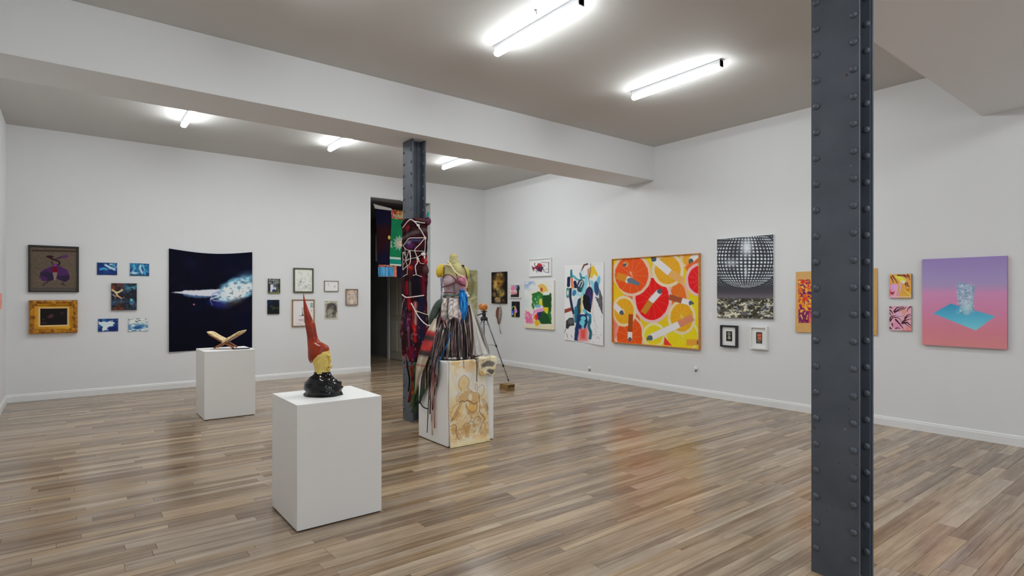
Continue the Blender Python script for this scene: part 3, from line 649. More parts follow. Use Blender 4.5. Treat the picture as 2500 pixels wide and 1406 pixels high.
picture('black_tapestry', 'large near-black cloth hanging with a white and blue light burst', 'tapestry', 'back', 1.250, 2.502, .596, 2.260, A, depth=.012, side=(6, 6, 14), m='paint_cloth', back=.008,
        dz=lambda u, v: np.where(v < .5, -.055*np.sin(math.pi*u)*(1-2*v), 0)+(.035*u-.035)*(v > .5)*(2*v-1)*0+.03*(u-.5)*v*0-.0, dy=lambda u, v: .014*np.sin(u*9+v*2)*(.3+v)*.6+.010)
# ---- small works right of the tapestry
A = Art(30, 38, [(122, 305), (375, 308), (370, 618), (122, 618)], (34, 36, 38), 31)
A.text(['PUEDE', 'MLARN'], 140, 322, 34, 36, (170, 172, 168)); A.poly([(165, 430), (285, 430), (285, 590), (165, 590)], (186, 188, 206)); A.poly([(200, 590), (200, 550), (240, 525), (285, 550), (285, 590)], (50, 54, 84)); A.ell(245, 470, 26, 34, (120, 122, 140)); A.poly([(225, 440), (285, 440), (275, 500), (255, 470)], (40, 40, 52)); A.mix(smooth(.5, .7, A.nz(30))*smooth(280, 310, A.X), (84, 96, 56)); A.bar((125, 605), (370, 605), 22, (110, 112, 62))
picture('lettered_painting', 'small dark panel with white lettering above a pale portrait', 'painting', 'back', 2.767, 2.969, 1.543, 1.802, A, depth=.025, side=(30, 30, 28))
A = Art(30, 36, [(112, 765), (360, 765), (355, 1070), (110, 1072)], (10, 14, 22), 32)
A.mix(smooth(.4, .7, A.nz(90, 60))*smooth(960, 820, A.Y), (10, 28, 58))
for x, y in ((190, 905), (250, 930), (320, 945), (230, 960)): A.ell(x, y, 30, 16, (70, 84, 46), 0, .7, 16)
A.mix(smooth(950, 1040, A.Y), (14, 14, 14)); picture('dark_painting', 'tiny near-black landscape panel under the lettered panel', 'painting', 'back', 2.757, 2.955, 1.174, 1.426, A, depth=.025, side=(10, 10, 10))
A = Art(50, 60, [(690, 105), (1070, 110), (1065, 585), (685, 585)], (196, 198, 190), 33)
for i in range(26):
    r = random.Random(i); x, y = r.uniform(740, 1030), r.uniform(150, 550); A.line([(x, y), (x+r.uniform(-50, 50), y+r.uniform(-40, 40)), (x+r.uniform(-60, 60), y+r.uniform(-50, 50))], 9, (130, 132, 138), .55, 10)
A.mix(smooth(.5, .75, A.nz(70))*.25, (150, 152, 156)); A.ell(815, 375, 20, 18, (96, 98, 102), 0, .8, 14)
picture('framed_drawing', 'grey pencil drawing in a dark olive frame', 'drawing', 'back', 3.203, 3.566, 1.556, 2.008, A, frame=(.024, .03, fm_dark), canvas='paper')
A = Art(60, 74, [(660, 778), (1095, 778), (1090, 1315), (655, 1320)], (206, 200, 200), 34)
A.mix(smooth(.4, .7, A.nz(120))*.35, (220, 200, 198)); A.poly([(800, 930), (880, 930), (880, 1100), (800, 1100)], (222, 222, 214), .8); A.text(['EO'], 845, 940, 26, 50, (60, 60, 62)); A.line([(860, 1010), (860, 1090)], 14, (66, 66, 68)); A.poly([(835, 1110), (860, 1050), (890, 1110)], (58, 58, 60)); A.bar((790, 1108), (885, 1108), 12, (80, 80, 80)); A.text(['POINT'], 785, 1185, 18, 34, (84, 66, 70)); A.bar((880, 1240), (960, 1240), 16, (90, 76, 80))
A.poly([(1030, 838), (1092, 838), (1092, 930), (1028, 930)], (92, 122, 118)); A.line([(1040, 880), (1075, 855), (1060, 915), (1088, 890)], 10, (186, 196, 190)); A.line([(1030, 1000), (1055, 990), (1040, 1030)], 8, (120, 118, 120)); A.line([(730, 1290), (790, 1280), (850, 1292)], 10, (130, 134, 120), .7); A.bar((830, 1150), (830, 1152), 30, (226, 150, 150), .6)
picture('framed_drawing', 'pale sketch with printed words in an oak frame behind the hat tip', 'drawing', 'back', 3.180, 3.585, .937, 1.431, A, frame=(.017, .028, fm_oak), canvas='paper')
A = Art(40, 30, [(155, 195), (525, 200), (515, 470), (150, 470)], (204, 202, 202), 35)
A.line([(250, 270), (262, 320), (275, 350)], 16, (150, 150, 156), .7, 12); A.ell(250, 262, 16, 20, (140, 142, 146), 0, .8, 12); A.ell(432, 345, 28, 24, (150, 152, 156), 0, .8, 16); A.bar((220, 412), (330, 412), 8, (186, 190, 184))
picture('framed_drawing', 'small white sheet with two faint marks in a thin grey frame', 'drawing', 'back', 3.770, 4.042, 1.581, 1.783, A, frame=(.011, .026, fm_grey), canvas='paper')
A = Art(38, 52, [(145, 745), (520, 745), (515, 1275), (143, 1275)], (176, 172, 154), 36)
A.ell(335, 1020, 155, 215, (96, 92, 84), 0, .95, 14); A.poly([(190, 1000), (480, 1000), (460, 1235), (185, 1235)], (104, 100, 92), .9, 14, 30); A.ell(310, 1110, 80, 120, (140, 136, 124), 0, .9, 40); A.ell(330, 860, 130, 46, (62, 54, 62), 0, .8, 40); A.ell(240, 930, 55, 44, (72, 66, 56), 0, .85, 20); A.ell(440, 960, 48, 120, (46, 42, 40), 0, .8, 40); A.ell(390, 1110, 40, 40, (58, 52, 46), 0, .8, 26); A.mix(smooth(.55, .7, A.nz(30))*.35, (50, 46, 42)); A.mix(smooth(.6, .7, A.nz(34, 34, 5))*.3, (160, 156, 142))
picture('ink_print', 'unframed parchment print of a dark arched head shape', 'print', 'back', 3.777, 4.034, 1.056, 1.402, A, depth=.004, side=(170, 166, 150), canvas='paper')
A = Art(34, 44, [(765, 425), (1090, 425), (1085, 865), (762, 865)], (168, 152, 140), 37)
A.mix(smooth(.45, .65, A.nz(60, 80))*.6, (136, 118, 108)); A.ell(920, 640, 130, 190, (184, 172, 160), 0, .6, 60); A.line([(820, 580), (880, 570)], 18, (112, 98, 90), .8, 14); A.line([(870, 640), (840, 720)], 16, (106, 92, 84), .8, 14); A.ell(930, 478, 60, 14, (190, 164, 92), 0, .7, 14); A.mix(smooth(.6, .72, A.nz(26, 26, 4))*.5, (120, 100, 96)); A.ell(920, 780, 50, 60, (204, 192, 178), 0, .5, 40)
picture('beige_panel', 'small beige face study in a brown edged box frame, nearest the doorway', 'painting', 'back', 4.187, 4.427, 1.320, 1.630, A, frame=(.008, .035, mat('brown_edge', alb(110, 88, 70), .6)), canvas='panel')
A = Art(40, 110, [(870, 280), (945, 280), (945, 790), (860, 790)], (142, 140, 98), 38)
A.mix(smooth(.4, .65, A.nz(20, 40)), (160, 158, 120)); A.line([(900, 300), (925, 400), (920, 520), (895, 600)], 14, (96, 98, 80), .7, 8); A.ell(905, 450, 18, 60, (120, 100, 62), 0, .7, 14); A.line([(870, 570), (905, 590), (940, 560)], 14, (190, 186, 150), .8, 8); A.line([(890, 640), (915, 680), (890, 720)], 12, (186, 182, 148), .8, 8); A.ell(900, 330, 20, 18, (80, 74, 60), 0, .6, 14)
picture('tall_green_panel', 'tall olive green panel with pale loops behind the mannequin shoulder', 'painting', 'back', 6.80, 7.234, 1.04, 2.070, A, depth=.03, side=(110, 108, 76))
# small work on the left wall, seen edge on
A = Art(20, 20, [(0, 0), (100, 0), (100, 100), (0, 100)], (196, 120, 110), 39); A.mix(smooth(.4, .6, A.nz(30)), (206, 150, 130))
picture('red_panel', 'small pinkish red panel on the left wall, seen almost edge on', 'painting', 'left', 9.45, 9.74, 1.33, 1.53, A, depth=.02, side=(190, 150, 140))
# ================================================================ RIGHT WALL PICTURES
S7 = lambda *p: p
A = Art(44, 84, [(120, 348), (320, 340), (322, 768), (122, 762)], (14, 10, 10), 41)
A.ell(220, 430, 72, 70, (120, 92, 42), 0, .8, 50); A.ell(190, 530, 46, 66, (188, 152, 88), 0, .9, 24); A.ell(235, 500, 40, 70, (150, 104, 34), 0, .8, 36); A.line([(170, 560), (190, 620), (240, 600)], 16, (30, 20, 14), .8, 8); A.ell(250, 620, 52, 60, (150, 128, 70), 0, .8, 30); A.ell(155, 640, 26, 36, (130, 106, 74), 0, .8, 18); A.poly([(165, 690), (240, 680), (245, 750), (165, 755)], (150, 126, 98), .9, 12, 12); A.ell(225, 370, 36, 22, (186, 160, 120), 0, .7, 20); A.mix(smooth(.52, .7, A.nz(40, 50, 3))*.5, (22, 14, 10)); A.mix(smooth(.55, .75, A.nz(34, 44, 6))*.5*smooth(110, 60, abs(A.X-220)), (206, 160, 70)); A.ell(245, 600, 20, 24, (128, 134, 84), 0, .5, 16)
picture('golden_portrait', 'tall dark panel with a golden face, nearest the room corner', 'painting', 'right', 10.303, 9.760, 1.328, 2.021, A, depth=.035, side=(16, 12, 10))
A = Art(32, 36, [(368, 515), (495, 515), (495, 685), (368, 685)], (200, 190, 196), 42)
A.ell(400, 560, 32, 34, (216, 110, 150), 0, .9, 14); A.ell(410, 625, 50, 24, (206, 120, 140), 0, .9, 14); A.ell(462, 560, 24, 40, (30, 30, 40), 0, .95, 12); A.ell(440, 545, 18, 26, (120, 140, 170), 0, .8, 12); A.poly([(370, 650), (450, 640), (460, 560), (480, 560), (478, 684), (368, 684)], (20, 20, 24), .95, 6, 8); A.ell(425, 600, 26, 14, (170, 190, 160), 0, .8, 10); A.poly([(480, 590), (494, 590), (494, 680), (480, 680)], (206, 204, 130), .9)
picture('pink_painting', 'small pink and black picture in a thin white frame', 'painting', 'right', 9.644, 9.279, 1.450, 1.742, A, frame=(.016, .03, fm_white))
A = Art(26, 44, [(384, 735), (480, 735), (480, 935), (384, 935)], (14, 14, 20), 43)
A.line([(388, 830), (400, 800), (425, 795), (440, 815), (445, 850)], 7, (150, 190, 160), 1, 4); A.bar((428, 800), (428, 935), 14, (206, 178, 60)); A.ell(440, 860, 18, 26, (190, 120, 190)); A.ell(400, 880, 13, 34, (40, 90, 200), 0, .9, 8); A.ell(398, 900, 8, 16, (190, 200, 230), 0, .8, 6); A.line([(432, 745), (440, 800)], 8, (70, 40, 30))
picture('flower_painting', 'small black panel with a yellow stem and lilac flower under the pink picture', 'painting', 'right', 9.587, 9.334, 1.052, 1.377, A, depth=.02, side=(14, 14, 16))
A = Art(66, 46, [(632, 190), (880, 172), (880, 360), (636, 382)], (212, 211, 210), 44)
A.poly([(650, 262), (690, 280), (740, 212), (790, 230), (800, 290), (770, 350), (740, 340), (700, 300), (665, 310)], (120, 26, 44), .95, 6, 26); A.poly([(720, 290), (800, 270), (780, 340), (740, 340)], (46, 40, 66), .9, 6, 20); A.line([(690, 210), (685, 240), (700, 262)], 9, (56, 40, 46)); A.line([(655, 262), (665, 310), (680, 335)], 10, (80, 30, 40)); A.line([(705, 320), (725, 355)], 9, (70, 60, 80)); A.line([(795, 290), (815, 340)], 9, (60, 44, 56)); A.line([(780, 200), (870, 205)], 10, (120, 92, 104), .8, 6); A.line([(870, 200), (868, 360)], 9, (70, 60, 70), .8, 4); A.line([(800, 240), (815, 246), (812, 262)], 7, (66, 46, 56)); A.line([(820, 310), (868, 300)], 7, (130, 90, 100), .8); A.ell(755, 235, 26, 20, (168, 40, 52), 0, .9, 10); A.ell(845, 350, 24, 8, (96, 100, 140), 0, .8, 8)
picture('framed_print', 'dark red charging animal on white in a wide white frame', 'print', 'right', 9.010, 8.318, 1.888, 2.251, A, frame=(.022, .035, fm_white), matw=.035, matcol=white_mat, canvas='paper')
# green abstract
A = Art(84, 124, [(562, 470), (948, 460), (948, 1105), (570, 1080)], (206, 203, 190), 45)
A.mix(smooth(640, 480, A.Y)*smooth(760, 620, A.X)*smooth(.3, .55, A.nz(60, 30)), (126, 150, 190)); A.mix(smooth(.5, .7, A.nz(70, 50, 3))*smooth(760, 560, A.Y)*.8, (214, 214, 218)); A.mix(smooth(560, 740, A.Y)*smooth(680, 590, A.X)*smooth(900, 780, A.Y)*.6, (170, 186, 196)); A.mix(smooth(1010, 1080, A.Y)*.5, (222, 206, 150))
A.poly([(665, 640), (760, 600), (800, 640), (860, 650), (910, 620), (915, 1025), (780, 1030), (740, 960), (760, 880), (830, 850), (800, 790), (700, 800), (680, 850), (662, 800)], (36, 96, 40), .97, 8, 24); A.poly([(805, 660), (915, 640), (915, 880), (880, 850), (810, 800)], (24, 62, 26), .95, 8, 20); A.poly([(700, 700), (780, 640), (770, 790), (700, 800)], (60, 140, 64), .6, 14, 30)
A.poly([(740, 520), (800, 500), (850, 540), (880, 610), (800, 640), (770, 580)], (220, 176, 84), .95, 6, 18); A.ell(788, 580, 16, 28, (150, 46, 26), 0, .9, 8); A.poly([(805, 620), (890, 590), (890, 650), (810, 655)], (206, 210, 206), .9, 6, 14); A.poly([(755, 720), (795, 690), (800, 790), (755, 780)], (214, 184, 34), .95, 6, 12); A.ell(740, 800, 40, 22, (110, 150, 190), 0, .9, 10); A.poly([(820, 815), (878, 815), (868, 910), (830, 870)], (220, 186, 30), .95, 6, 10)
A.poly([(690, 850), (810, 820), (815, 860), (720, 880), (650, 960)], (210, 130, 180), .9, 8, 16); A.poly([(590, 850), (660, 900), (690, 1030), (590, 1020), (575, 930)], (214, 90, 140), .85, 14, 30); A.mix(smooth(.5, .64, A.nz(22, 22, 6))*smooth(700, 620, A.X)*smooth(850, 900, A.Y)*smooth(1040, 1010, A.Y)*.8, (232, 208, 216)); A.poly([(690, 930), (740, 880), (760, 960), (720, 990)], (190, 34, 40), .95, 6, 12); A.poly([(730, 880), (800, 870), (790, 960), (750, 985)], (44, 34, 84), .95, 6, 10); A.poly([(680, 940), (700, 920), (715, 970), (690, 975)], (220, 140, 60), .9, 6); A.poly([(690, 990), (740, 980), (780, 1030), (720, 1062)], (220, 172, 36), .97, 6, 10); A.poly([(800, 880), (870, 900), (915, 1030), (780, 1030), (760, 970)], (22, 66, 30), .95, 6, 14)
A.mix(smooth(.6, .7, A.nz(14, 40, 9))*smooth(640, 720, A.Y)*smooth(830, 760, A.Y)*smooth(660, 700, A.X)*smooth(800, 760, A.X)*.7, (226, 230, 226))
picture('green_abstract_painting', 'canvas of green, yellow and pink brush strokes below the white-framed animal', 'painting', 'right', 9.130, 8.223, .837, 1.795, A, depth=.04, side=(190, 186, 176))
# large paper abstract
A = Art(100, 190, [(60, 98), (662, 62), (666, 1368), (76, 1268)], (212, 211, 211), 46); TE, DN, BL = (36, 110, 122), (20, 26, 58), (28, 74, 110)
A.line([(70, 100), (400, 95), (620, 90)], 10, (150, 150, 150), .6, 10)
A.line([(158, 190), (160, 290)], 30, TE, 1, 5, 42); A.line([(190, 280), (240, 330), (290, 350)], 34, (60, 140, 150), .9, 10); A.line([(295, 240), (310, 310), (370, 310)], 34, TE, .95, 8); A.line([(400, 90), (350, 110), (310, 200)], 30, (84, 40, 34), 1, 5, 20)
A.poly([(395, 180), (450, 140), (450, 300), (420, 330), (405, 260)], (176, 128, 92), .95, 8); A.poly([(455, 140), (495, 110), (570, 260), (560, 300), (510, 250), (470, 330), (450, 300)], (214, 178, 40), .97, 6); A.line([(455, 85), (455, 200), (425, 330), (440, 440)], 9, (60, 46, 40)); A.ell(330, 220, 36, 50, (190, 198, 210), 0, .6, 30)
A.line([(122, 310), (120, 430)], 46, DN, 1, 5); A.poly([(150, 300), (185, 310), (190, 420), (205, 480), (165, 490), (155, 400)], (206, 106, 74), .97, 6); A.poly([(165, 440), (195, 440), (208, 485), (165, 490)], (230, 150, 50), 1, 6); A.line([(110, 480), (112, 600)], 40, (36, 92, 84), .9, 8); A.ell(112, 540, 12, 44, W_, 0, .8, 8); A.line([(215, 375), (225, 450)], 46, DN, 1, 5)
A.ell(300, 430, 56, 100, (36, 52, 66), 8, .97, 6); A.line([(270, 440), (300, 370), (330, 360)], 14, (200, 206, 208)); A.line([(300, 470), (335, 380)], 12, (190, 198, 200)); A.ell(300, 500, 50, 40, (24, 74, 76), 0, .8, 16); A.line([(390, 290), (380, 420), (345, 520), (330, 600)], 56, (110, 176, 190), .9, 14); A.line([(190, 500), (240, 560), (330, 600)], 50, (140, 186, 200), .9, 12); A.ell(205, 545, 30, 50, (40, 100, 140), 15, .9, 10); A.line([(150, 480), (150, 620), (175, 760), (205, 860)], 34, DN, .97, 6)
A.poly([(215, 600), (260, 600), (280, 700), (240, 780), (215, 860), (200, 760), (180, 680)], (184, 196, 206), .9, 10); A.line([(470, 380), (500, 430), (500, 520)], 60, (110, 176, 190), .9, 14); A.ell(580, 360, 30, 80, (90, 160, 180), 8, .9, 10); A.ell(550, 480, 38, 116, (30, 62, 104), -6, .97, 8); A.poly([(590, 480), (610, 520), (650, 640), (656, 900), (600, 780), (540, 640), (530, 610), (590, 640)], (62, 60, 62), .9, 8, 14); A.mix(smooth(.58, .7, A.nz(10, 40, 2))*smooth(500, 560, A.X)*smooth(560, 620, A.Y)*smooth(900, 700, A.Y)*.6, (170, 170, 170))
A.ell(430, 600, 66, 150, (28, 24, 56), 4, .98, 8); A.ell(440, 570, 30, 80, (62, 40, 86), 4, .8, 30); A.poly([(350, 560), (480, 640), (470, 780), (460, 860), (360, 800), (330, 680)], (14, 14, 22), .98, 8, 10); A.ell(465, 660, 22, 80, (28, 56, 120), 0, .8, 16); A.poly([(265, 640), (310, 620), (320, 800), (300, 880), (240, 880), (240, 760)], (22, 44, 74), .95, 10, 14)
A.line([(318, 590), (316, 740), (318, 845)], 22, (196, 176, 60), .97, 6); A.poly([(300, 740), (325, 740), (330, 860), (305, 850)], (220, 190, 30), .97, 5); A.line([(235, 780), (235, 990)], 48, (28, 98, 116), .95, 8); A.line([(360, 820), (400, 880), (450, 900), (450, 1010)], 46, (36, 104, 130), .97, 8); A.line([(355, 815), (370, 850)], 36, (90, 180, 200), .9, 10)
A.poly([(250, 880), (400, 880), (420, 1000), (380, 1110), (300, 1120), (270, 1290), (215, 1285), (225, 1100), (245, 1000)], (20, 40, 84), .97, 8, 12); A.line([(445, 980), (430, 1080), (465, 1160), (455, 1250)], 46, (26, 84, 96), .97, 8); A.ell(345, 945, 40, 36, (96, 178, 186), 0, .97, 6); A.ell(330, 1010, 42, 42, (96, 178, 186), 0, .97, 6); A.line([(340, 1040), (340, 1100)], 36, (110, 180, 190), .9, 8)
A.poly([(280, 1110), (420, 1090), (430, 1300), (270, 1300)], (232, 150, 150), .9, 24, 30); A.poly([(300, 1120), (390, 1110), (380, 1260), (310, 1260)], (216, 62, 56), .85, 40, 30); A.poly([(62, 800), (170, 765), (175, 820), (65, 862)], (126, 52, 40), .97, 5); A.line([(160, 780), (185, 850), (205, 920)], 10, (80, 60, 76), .9)
A.poly([(95, 980), (140, 930), (200, 930), (215, 1050), (150, 1060), (120, 1108), (90, 1080)], (36, 36, 38), .97, 6, 8); A.ell(160, 990, 40, 44, (104, 102, 100), 0, .7, 30); A.line([(100, 1080), (72, 1170)], 9, (80, 76, 74)); A.poly([(120, 1120), (200, 1060), (215, 1130), (210, 1280), (80, 1260)], (222, 221, 220), .9, 8); A.line([(105, 1170), (120, 1240)], 7, (80, 80, 86)); A.line([(170, 1200), (185, 1235)], 7, (80, 80, 86))
A.line([(500, 540), (490, 700), (500, 860)], 12, (206, 150, 140), .7, 8); A.line([(480, 850), (510, 960), (550, 1060)], 5, (110, 108, 108), .8); A.line([(500, 860), (540, 950)], 4, (120, 118, 118), .8)
for i in range(16): r = random.Random(i+5); A.ell(r.uniform(470, 640), r.uniform(920, 1330), 5, 9, (110, 112, 118), r.uniform(-30, 30), .8, 4)
picture('paper_abstract', 'tall unframed sheet with teal, navy and black gestural forms', 'painting', 'right', 7.945, 6.943, .640, 2.093, A, depth=.006, side=(205, 204, 203), dy=lambda u, v: .03*np.abs(u-.5)**1.5*(.3+v)+.02*v*v*(u > .5)*(u-.5), dz=lambda u, v: -.05*u*v*v+.025*v*v, canvas='paper')
# citrus and cigarettes
A = Art(216, 232, [(85, 330), (1036, 278), (1036, 1322), (85, 1245)], (238, 205, 20), 50)
OR, ORD, RED, YO, LM = (232, 82, 18), (238, 112, 22), (206, 12, 12), (240, 172, 22), (236, 214, 20)
def slice_(cx, cy, rx, ry, flesh, rind, rot=0, seg=11, pith=24, ph=0, core=True):
    wob = (A.nz(30, 30, 4)-.5)*14; X = A.X; A.X = X+wob
    A.ell(cx, cy, rx+8, ry+8, tuple(x*.92 for x in rind), rot); A.ell(cx, cy, rx, ry, rind, rot); A.ell(cx, cy, rx-pith, ry-pith, flesh, rot, 1, 5); A.X = X
    A.mix(smooth(.5, .7, A.nz(50, 50, 9))*.22*(np.hypot((A.X-cx)/rx, (A.Y-cy)/ry) < .85), tuple(min(255, x*1.12+10) for x in flesh))
    for i in range(seg):
        a = ph+2*math.pi*i/seg; A.line([(cx+.1*rx*math.cos(a), cy+.1*ry*math.sin(a)), (cx+(rx-pith)*.97*math.cos(a), cy+(ry-pith)*.97*math.sin(a))], 5, tuple(x*.55+y*.45 for x, y in zip(flesh, rind)), .75, 5)
    if core: A.line([(cx-.04*rx, cy-.12*ry), (cx+.05*rx, cy+.1*ry)], 22, rind, .8, 12, 10, 20)
def cig(tip, mid, end, w, fcol, ash=(70, 78, 86), alen=20, white=(214, 210, 208)):
    A.bar(tip, mid, w+7, (110, 104, 100), .6); A.bar(tip, mid, w, white); A.bar(mid, end, w+4, tuple(x*.75 for x in fcol), .7); A.bar(mid, end, w, fcol)
    dx, dy = tip[0]-mid[0], tip[1]-mid[1]; L = math.hypot(dx, dy); A.line([tip, (tip[0]+dx/L*alen, tip[1]+dy/L*alen)], w*.85, ash, 1, 5, w*.5, 14)
A.poly([(85, 600), (330, 760), (440, 1250), (85, 1250)], (226, 92, 26)); A.poly([(85, 620), (200, 740), (85, 820)], (238, 196, 24)); A.poly([(500, 280), (1036, 280), (1036, 430), (860, 520), (520, 420)], (238, 200, 26))
slice_(960, 330, 130, 110, (238, 168, 30), (246, 214, 160)); A.poly([(880, 420), (1036, 280), (1036, 600), (960, 560)], (236, 92, 26), .9, 20); slice_(805, 770, 115, 200, ORD, (246, 190, 150)); slice_(1050, 560, 158, 180, (206, 16, 26), (240, 196, 196))
slice_(520, 770, 212, 262, RED, (242, 200, 196), 0, 12, 28, .3); slice_(292, 500, 210, 232, OR, (248, 212, 184), 0, 12, 24, .1); slice_(692, 450, 168, 182, YO, (248, 230, 196), 0, 12, 26, .2); A.poly([(85, 560), (220, 740), (120, 800), (85, 800)], (238, 196, 26), .95, 8)
slice_(270, 1190, 160, 235, OR, (248, 212, 184), 0, 11, 18); slice_(205, 905, 132, 165, YO, (248, 228, 180)); A.poly([(660, 1050), (1036, 1000), (1036, 1330), (700, 1330)], LM); slice_(850, 1180, 180, 190, LM, (246, 236, 150), 0, 12, 16); A.poly([(900, 760), (1036, 740), (1036, 1100), (960, 1000)], (238, 216, 16), .95, 12)
slice_(846, 975, 146, 182, YO, (248, 228, 180)); slice_(540, 1172, 124, 132, LM, (244, 234, 170)); A.poly([(655, 1190), (740, 1290), (650, 1280)], (206, 30, 30), .9, 8); A.poly([(85, 960), (150, 1080), (120, 1200), (85, 1230)], (226, 130, 120), .8, 8)
cig((535, 325), (715, 480), (862, 578), 76, (216, 160, 92), (62, 74, 86), 12); cig((272, 562), (232, 545), (125, 508), 74, (188, 118, 26), (84, 100, 116), 96); cig((604, 686), (502, 800), (420, 925), 66, (176, 116, 34)); cig((945, 815), (845, 790), (705, 748), 60, (142, 70, 42)); cig((180, 922), (130, 870), (95, 835), 62, (206, 198, 196), alen=14)
cig((272, 1215), (274, 1135), (284, 940), 48, (142, 62, 14)); cig((492, 1205), (815, 1052), (968, 975), 74, (188, 116, 88), (72, 84, 92), 22); cig((1036, 1250), (1034, 1250), (898, 1252), 64, (206, 140, 50), alen=2); cig((945, 352), (975, 318), (1030, 275), 62, (210, 206, 204)); cig((212, 390), (232, 378), (250, 360), 50, (188, 118, 26), alen=10)
picture('citrus_painting', 'large square canvas of orange and red citrus slices with cigarettes', 'painting', 'right', 6.722, 4.986, .691, 2.136, A, side=(190, 120, 50), frame=(.014, .052, fm_tan), m='paint_gloss')
# mirror ball
A = Art(150, 210, [(1243, 113), (1863, 58), (1868, 988), (1243, 968)], (44, 45, 50), 51)
nx_, ny_ = (A.X-1555)/385, (A.Y-325)/322; rr = np.hypot(nx_, ny_); lat = np.arcsin(np.clip(ny_, -.999, .999)); lon = np.arcsin(np.clip(nx_/np.maximum(np.cos(lat), .05), -.999, .999))
dots = np.cos(lon*27)*np.cos(lat*27); cell = vnoise(np.floor(lon*27/math.pi+.5)*.37+40, np.floor(lat*27/math.pi+.5)*.41+9, 4); chk = smooth(.42, .80, np.abs(np.cos(lon*26))*np.abs(np.cos(lat*26))); cell = vnoise(np.floor(lon*26/math.pi)*.37+40, np.floor(lat*26/math.pi)*.41+9, 4)
big = .15+1.25*A.nz(110, 110, 5, 3); inten = np.clip(chk*(.3+1.1*cell)*big*1.6, 0, 1)*smooth(1.02, .96, rr); A.mix(inten, (214, 222, 230))
A.mix(np.exp(-((A.X-1570)/60)**2-((A.Y-200)/90)**2)*.85, (224, 230, 236)); A.mix(np.exp(-((A.X-1400)/70)**2-((A.Y-370)/40)**2)*.5, (216, 224, 232)); A.mix(np.exp(-((A.X-1560)/16)**2-((A.Y-470)/60)**2)*.7, (224, 230, 236))
gr_ = np.clip(np.cos(A.X*.165+A.Y*.05)*np.cos(A.Y*.2-A.X*.06)*2-.7, 0, 1)*smooth(1.0, 1.05, rr)*smooth(700, 560, A.Y); A.mix(gr_, (170, 184, 200))
A.mix(smooth(600, 690, A.Y)*smooth(.98, 1.04, rr), (62, 58, 66)); A.mix(smooth(680, 745, A.Y)*smooth(.98, 1.04, rr)*.6, (104, 98, 106))
low = smooth(745, 775, A.Y); A.mix(low, (60, 56, 44)); A.mix(low*smooth(.48, .66, A.nz(36, 20, 3, 5)), (188, 184, 164)); A.mix(low*smooth(.58, .7, A.nz(16, 10, 6)), (26, 24, 22)); A.mix(low*smooth(.64, .72, A.nz(40, 18, 8))*.7, (92, 106, 140))
for x, y in ((1300, 800), (1620, 810), (1500, 900), (1760, 930), (1400, 940)):
    for k in range(4): a = k*.8+.3; A.line([(x-70*math.cos(a), y-34*math.sin(a)), (x+70*math.cos(a), y+34*math.sin(a))], 5, (214, 210, 190), .7, 5)
picture('mirror_ball_painting', 'tall black and white canvas of a huge mirror ball over a crowd', 'painting', 'right', 4.697, 3.858, 1.187, 2.318, A, depth=.035, side=(190, 190, 190), m='paint_gloss')
# two small frames under it
A = Art(22, 28, [(1330, 1115), (1412, 1115), (1412, 1215), (1328, 1215)], (40, 36, 30), 52); A.ell(1370, 1140, 24, 14, (170, 166, 150), 0, .9, 8); A.ell(1372, 1185, 22, 16, (160, 156, 140), 0, .9, 8); A.line([(1350, 1140), (1390, 1140)], 7, (34, 30, 26)); A.line([(1345, 1195), (1395, 1195)], 7, (34, 30, 26)); A.ell(1371, 1165, 8, 6, (196, 192, 176))
picture('small_framed_print', 'small black printed square in a deep black frame', 'print', 'right', 4.641, 4.382, .767, 1.076, A, frame=(.022, .05, fm_black), matw=.062, matcol=white_mat, canvas='paper')
A = Art(22, 24, [(1645, 1162), (1740, 1162), (1740, 1245), (1640, 1250)], (48, 40, 34), 53); A.poly([(1665, 1175), (1728, 1172), (1728, 1215), (1668, 1215)], (190, 96, 66), .95, 5, 8); A.line([(1670, 1195), (1728, 1193)], 5, (120, 56, 40)); A.line([(1655, 1222), (1725, 1222)], 6, (140, 130, 120)); A.line([(1655, 1235), (1715, 1237)], 5, (150, 140, 126))
picture('small_framed_print', 'small black and orange print in a deep white frame', 'print', 'right', 4.186, 3.943, .768, 1.081, A, frame=(.022, .05, fm_white), matw=.058, matcol=white_mat, canvas='paper')
# kraft paper behind the bare column
A = Art(190, 150, [(128, 98), (1640, 48), (1690, 1320), (105, 1240)], (184, 144, 88), 54)
A.mix(smooth(.35, .7, A.nz(200, 200))*.3, (168, 128, 76)); box = smooth(160, 180, A.X)*smooth(1560, 1530, A.X)*smooth(232, 250, A.Y)*smooth(1068, 1050, A.Y)
A.mix(box, (222, 108, 26)); A.mix(box*smooth(.42, .56, A.nz(60, 60, 2)), (236, 160, 30)); A.mix(box*smooth(.5, .6, A.nz(46, 60, 5)), (190, 40, 40)); A.mix(box*smooth(800, 860, A.Y), (120, 30, 70)); A.mix(box*smooth(.52, .6, A.nz(40, 30, 7)), (96, 24, 84)); A.mix(box*smooth(800, 860, A.Y)*smooth(.5, .6, A.nz(50, 90, 9)), (50, 30, 110)); A.mix(box*smooth(.62, .68, A.nz(24, 50, 11)), (236, 196, 90)); A.mix(box*smooth(820, 900, A.Y)*smooth(340, 380, A.X)*.7, (220, 100, 90))
picture('kraft_paper_print', 'red and orange print on brown kraft paper, half hidden by the bare column', 'print', 'right', 3.572, 2.628, 1.033, 1.815, A, depth=.006, side=(170, 130, 76), dz=lambda u, v: -.0+.012*(u-.5), dy=lambda u, v: .02*np.abs(u-.5)*2*v, canvas='paper')
